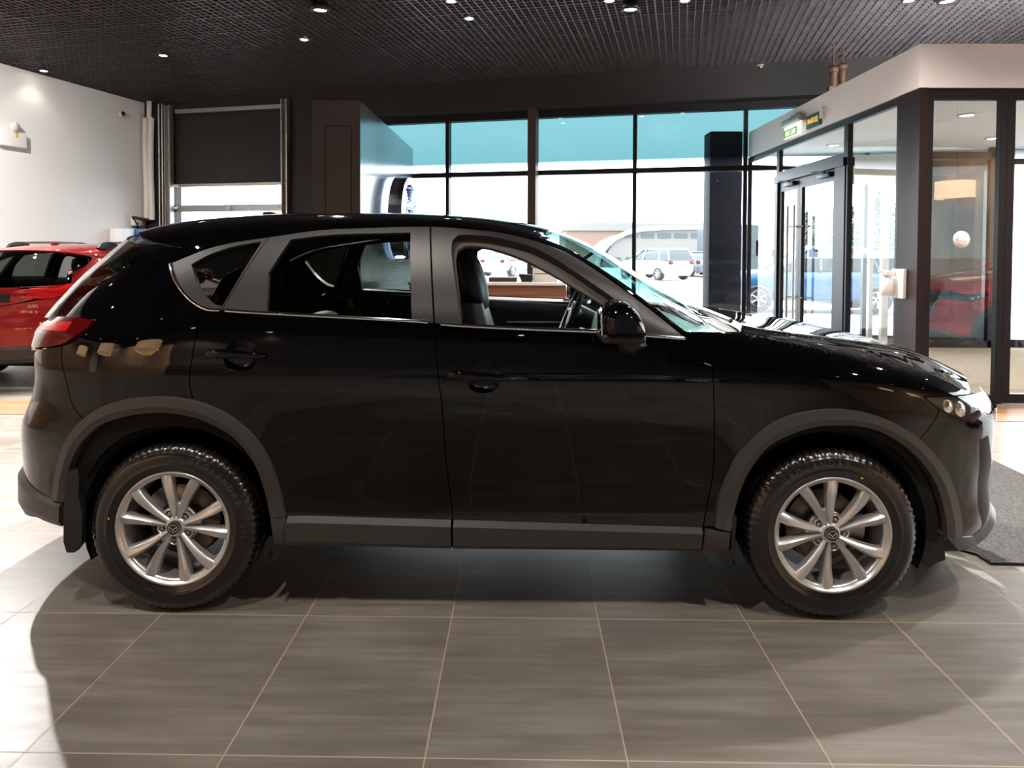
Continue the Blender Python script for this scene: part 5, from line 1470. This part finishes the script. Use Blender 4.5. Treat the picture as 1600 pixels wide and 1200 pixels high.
# ------------------------------------------------------------------ simple cars on the forecourt
def plain_car(loc, rz, paint, label, group=None, kind='suv', s=1.0):
    root = empty('parked_car', loc, rz); tag(root, label, 'car', group)
    hood, roof, L = (1.0, 1.62, 4.4) if kind == 'suv' else (.92, 1.45, 4.5)
    if kind == 'van': hood, roof, L = 1.25, 2.3, 5.2
    X = np.array([-.5, -.47, -.36, -.2, 0, .14, .30, .44, .49, .5])*L
    T = {'suv': [.75, 1.05, 1.08, 1.08, 1.06, 1.05, 1.02, .93, .80, .6], 'sedan': [.7, .95, .98, .98, .97, .95, .90, .80, .70, .55], 'van': [.8, 1.15, 1.2, 1.2, 1.2, 1.2, 1.2, 1.15, 1.0, .6]}[kind]
    W = [.60, .80, .88, .91, .92, .92, .90, .82, .70, .55]
    mb = MB(); m = 18; vs = []
    for x, t, w in zip(X, T, W):
        for j in range(m):
            g = 2*math.pi*j/m; c, q = math.cos(g), math.sin(g)
            vs.append((x, w*math.copysign(abs(c)**.45, c), .26+(t-.26)*(.5+.5*math.copysign(abs(q)**.5, q))))
    n = len(X); mb.add(vs, [(i*m+j, i*m+(j+1) % m, (i+1)*m+(j+1) % m, (i+1)*m+j) for i in range(n-1) for j in range(m)], 0, True)
    mb.add(vs[:m], [tuple(range(m))[::-1]]); mb.add(vs[-m:], [tuple(range(m))])
    mb.build('body', paint, root)
    zb = T[4]-.03
    lo = {'suv': (-.49, .20), 'sedan': (-.38, .22), 'van': (-.49, .36)}[kind]; hi = {'suv': (-.42, .03), 'sedan': (-.22, .04), 'van': (-.47, .22)}[kind]
    mb = MB(); vs = []
    for z, (a, b), w in ((zb, lo, .84), (zb+(roof-.06-zb)*.55, ((lo[0]+hi[0])/2, (lo[1]+hi[1])/2-.01), .76), (roof-.06, hi, .62)):
        vs += [(a*L, -w, z), (b*L, -w*.9, z), (b*L, w*.9, z), (a*L, w, z)]
    mb.add(vs, [(4*i+j, 4*i+(j+1) % 4, 4*i+4+(j+1) % 4, 4*i+4+j) for i in range(2) for j in range(4)]); mb.build('windows', M['carglass'], root)
    mb = MB(); a, b = hi; mb.box(a*L-.02, b*L+.02, -.64, .64, roof-.08, roof, b=.035)
    for sg in (-1, 1):
        for xb, xt in ((lo[0]*L, a*L), ((lo[0]+.17)*L, (a+.14)*L), (-.02*L, -.03*L), (lo[1]*L, b*L)):
            mb.tube([(xb, sg*.83, zb), (xt, sg*.61, roof-.05)], .035, 6)
    mb.build('roof', paint, root)
    for x in (-.31*L, .31*L):
        for sg in (-1, 1):
            mb = MB(); mb.lathe([(.0, -.1), (.20, -.10), (.22, -.12), (.33, -.11), (.34, 0), (.33, .11), (.0, .11)], 26, 'y', (x, sg*.80, .34), 0)
            w = mb.build('wheel', M['rubber'], root)
            mb = MB()
            for k in range(6):
                g = k*math.pi/3; mb.box(-.02, .02, 0, .02, .03, .2); 
                vv = mb.v[-8:]; mb.v[-8:] = [(x+(p[0]*math.cos(g)-p[2]*math.sin(g)), sg*.905+p[1]*sg, .34+(p[0]*math.sin(g)+p[2]*math.cos(g))) for p in vv]
            mb.lathe([(.19, -.012), (.215, .012), (.20, .012)], 26, 'y', (x, sg*.915, .34)); mb.build('rim', M['alloy'], w)
    for sg in (-1, 1):
        mb = MB(); mb.box(.455*L, .487*L, sg*.64-.14, sg*.64+.14, .68, .80, b=.02); mb.build('headlight', M['silver'], root)
        mb = MB(); mb.box(-.495*L, -.46*L, sg*.66-.12, sg*.66+.12, .82, .98, b=.02); mb.build('tail_light', M['redlens'], root)
    return root
M['carglass'] = mat('dark_car_glass', (.02, .03, .035), .05, 0, .6)
M['p_white'] = mat('white_paint', (.80, .80, .80), .3, 0, .5, .6); M['p_grey'] = mat('silver_paint', (.40, .42, .45), .3, .4, .5, .6)
M['p_blue'] = mat('sky_blue_paint', (.018, .085, .19), .35, .1, .3, .4); M['p_dark'] = mat('graphite_paint', (.04, .045, .055), .3, .1, .5, .8); M['p_orange'] = mat('orange_paint', (.6, .12, .03), .3, 0, .5, .8)
def xat(px, Y): return at_y(px, 410, Y)[0]
plain_car((xat(1262, 17.5), 17.5, 0), math.radians(172), M['p_blue'], 'sky blue car parked right outside the glass doors', kind='suv')
plain_car((xat(1362, 21), 21, 0), math.radians(20), M['p_dark'], 'graphite car behind the sky blue one outside the lobby', kind='sedan')
plain_car((xat(1338, 25), 25.5, 0), math.radians(10), M['p_orange'], 'car with an orange roof outside, behind the graphite car', kind='suv')
plain_car((xat(1022, 36), 36, 0), math.radians(118), M['p_white'], 'white car outside the big window, beyond the windscreen', kind='suv')
for (px, Y, rz, m, lb) in ((1045, 52, 85, 'p_grey', 'far silver car in the outside row, left end'), (1070, 47, 80, 'p_white', 'far white car in the outside row, in the middle'), (1088, 41, 95, 'p_dark', 'far dark car in the outside row, right end'), (800, 40, 60, 'p_grey', 'far silver car seen through the open front window of the black car')):
    plain_car((xat(px, Y), Y, 0), math.radians(rz), M[m], lb, 'far cars on the forecourt', 'sedan')
# ------------------------------------------------------------------ ground and buildings outside
M['asphalt'] = vary(mat('pale_paving', (.55, .55, .54), .9), (.42, .42, .42), (.60, .60, .59), (.6, .6, .6), 4)
mb = MB(); mb.add([(-120, 0, -.03), (120, 0, -.03), (120, 160, -.03), (-120, 160, -.03)], [(0, 1, 2, 3)])
yb_ = [BM @ Vector((-16, .22, -.03)), BM @ Vector((16, .22, -.03))]
gm = MB(); gm.add([tuple(yb_[0]), tuple(yb_[1]), (140, 160, -.03), (-140, 160, -.03)], [(0, 1, 2, 3)]); gm.build('ground', M['asphalt'])['kind'] = 'structure'
M['pale'] = mat('pale_facade', (.155, .15, .14), .7); M['palefr'] = mat('white_mullion', (.3, .3, .3), .5); M['sandor'] = mat('terracotta_facade', (.17, .105, .08), .7); M['facglass'] = mat('pale_facade_glass', (.075, .09, .10), .4, 0, .2)
def pt(px, py, Y): p = at_y(px, py, Y); return p[0], p[2]
B = empty('showroom_building', (xat(1040, 62), 62, 0)); tag(B, 'pale glass building with a curved arch roof across the forecourt', 'building')
Y = 62; bxx = B.location.x
outl = [pt(x, y, Y) for x, y in ((932, 425), (936, 402), (945, 388), (960, 375), (978, 366), (1000, 360.5), (1040, 358), (1180, 356))]
outl = [(outl[0][0], 0)]+outl+[(outl[-1][0], 0)]
mb = MB(); mb.prism([(p[0]-bxx, p[1]) for p in outl], 'y', 0, 12); mb.build('wall', M['pale'], B)
mb = MB(); mb.tube([(p[0]-bxx, -.3, p[1]+.1) for p in outl[1:-1]], .22, 8); mb.build('roof_edge', M['palefr'], B)
mb = MB()
for py in (365, 402):
    for k in range(6):
        px = 976+k*26 if py == 365 else 950+k*28
        (x0, z0), (x1, z1) = pt(px, py+7, Y), pt(px+20, py, Y); w_ = MB(); w_.box(x0-bxx, x1-bxx, -.08, .02, z0, z1); w_.build('window', M['facglass'], B)
B2 = empty('office_building', (xat(940, 80), 80, 0)); tag(B2, 'terracotta topped building behind the arch roofed one', 'building')
Y = 80; (x0, z0), (x1, z1) = pt(884, 395, Y), pt(1110, 353, Y); c = B2.location.x
mb = MB(); mb.box(x0-c, x1-c, 0, 14, 0, z1); mb.build('wall', M['sandor'], B2)
mb = MB(); mb.box(x0-c-.3, x1-c+.3, -.3, 14, z1-.6, z1+.3); mb.build('parapet', M['pale'], B2)
B3 = empty('warehouse', (xat(1200, 45), 45, 0)); tag(B3, 'pale grey warehouse right of the dark pylon outside', 'building')
Y = 45; (x0, z0), (x1, z1) = pt(1150, 410, Y), pt(1222, 352, Y); c = B3.location.x
mb = MB(); mb.box(x0-c, x1-c, 0, 10, 0, z1); mb.build('wall', M['facglass'], B3)
for k in range(3):
    xx = x0+(x1-x0)*(.15+.28*k)-c; mb = MB(); mb.box(xx, xx+1.0, -.06, .02, 1.2, z1-1.0); mb.build('window', M['carglass'], B3)
# dark sign pylon close to the glass
Y = 14.4; (x0, z0), (x1, z1) = pt(1107, 480, Y), pt(1161, 205, Y)
mb = MB(); mb.box(x0, x1, Y, Y+.5, 0, z1, b=.02); PY = tag(mb.build('sign_pylon', mat('dark_pylon', (.006, .006, .009), .6, 0, .08)), 'tall dark pylon standing outside close to the window', 'pylon')
mb = MB(); mb.box(x0-.06, x1+.06, Y-.06, Y+.56, -.02, .15); mb.build('plinth', M['steel'], PY)
# trees
def tree(x, y, h, lb):
    root = empty('tree', (x, y, 0)); tag(root, lb, 'tree', 'trees beyond the forecourt')
    mb = MB(); mb.tube([(0, 0, 0), (.1, 0, h*.35), (0, .1, h*.7)], [.18, .13, .06], 8); mb.build('trunk', M['bark'], root)
    rnd = random.Random(int(x*10)); vs = []; fs = []
    for i in range(900):
        a = rnd.random()*6.28; t = rnd.random(); r = h*.26*math.sin(math.pi*(.12+.85*t))*rnd.random()**.5
        c = Vector((r*math.cos(a), r*math.sin(a), h*.25+h*.75*t)); d = Vector((rnd.uniform(-1, 1), rnd.uniform(-1, 1), rnd.uniform(-1, 1))).normalized()*.22; e = d.orthogonal().normalized()*.10
        k = len(vs); vs += [c-d, c+e, c+d, c-e]; fs.append((k, k+1, k+2, k+3))
    mk('foliage', vs, fs, M['leaf'], root)
M['bark'] = mat('bark', (.06, .045, .035), .9); M['leaf'] = mat('grey_green_leaves', (.045, .07, .05), .7)
for (px, Y, h, lb) in ((1318, 42, 4.6, 'grey green tree outside, seen left of the outer lobby door'), (1376, 40, 5.0, 'grey green tree outside, seen between the outer door posts'), (1262, 48, 4.2, 'grey green tree outside, seen through the right door leaf')):
    tree(xat(px, Y), Y, h, lb)

# ------------------------------------------------------------------ sky, camera, view
w = bpy.data.worlds.new('World'); SC.world = w; w.use_nodes = True
bg = w.node_tree.nodes['Background']; bg.inputs['Color'].default_value = (.88, .95, 1.0, 1); bg.inputs['Strength'].default_value = 6.0
cam = bpy.data.cameras.new('camera'); co = bpy.data.objects.new('camera', cam); COL.objects.link(co)
cam.sensor_width = 36; cam.sensor_fit = 'HORIZONTAL'; cam.lens = 36*FPX/1600; cam.shift_y = PSHIFT/1600; cam.clip_start = .05; cam.clip_end = 500
co.matrix_world = Matrix(((_R[0], _U[0], -_F[0], 0), (_R[1], _U[1], -_F[1], 0), (_R[2], _U[2], -_F[2], CAMH), (0, 0, 0, 1)))
SC.camera = co
vs_ = SC.view_settings; vs_.view_transform = 'Standard'; vs_.look = 'None'; vs_.exposure = 0.6; vs_.gamma = 1.0; vs_.use_curve_mapping = False
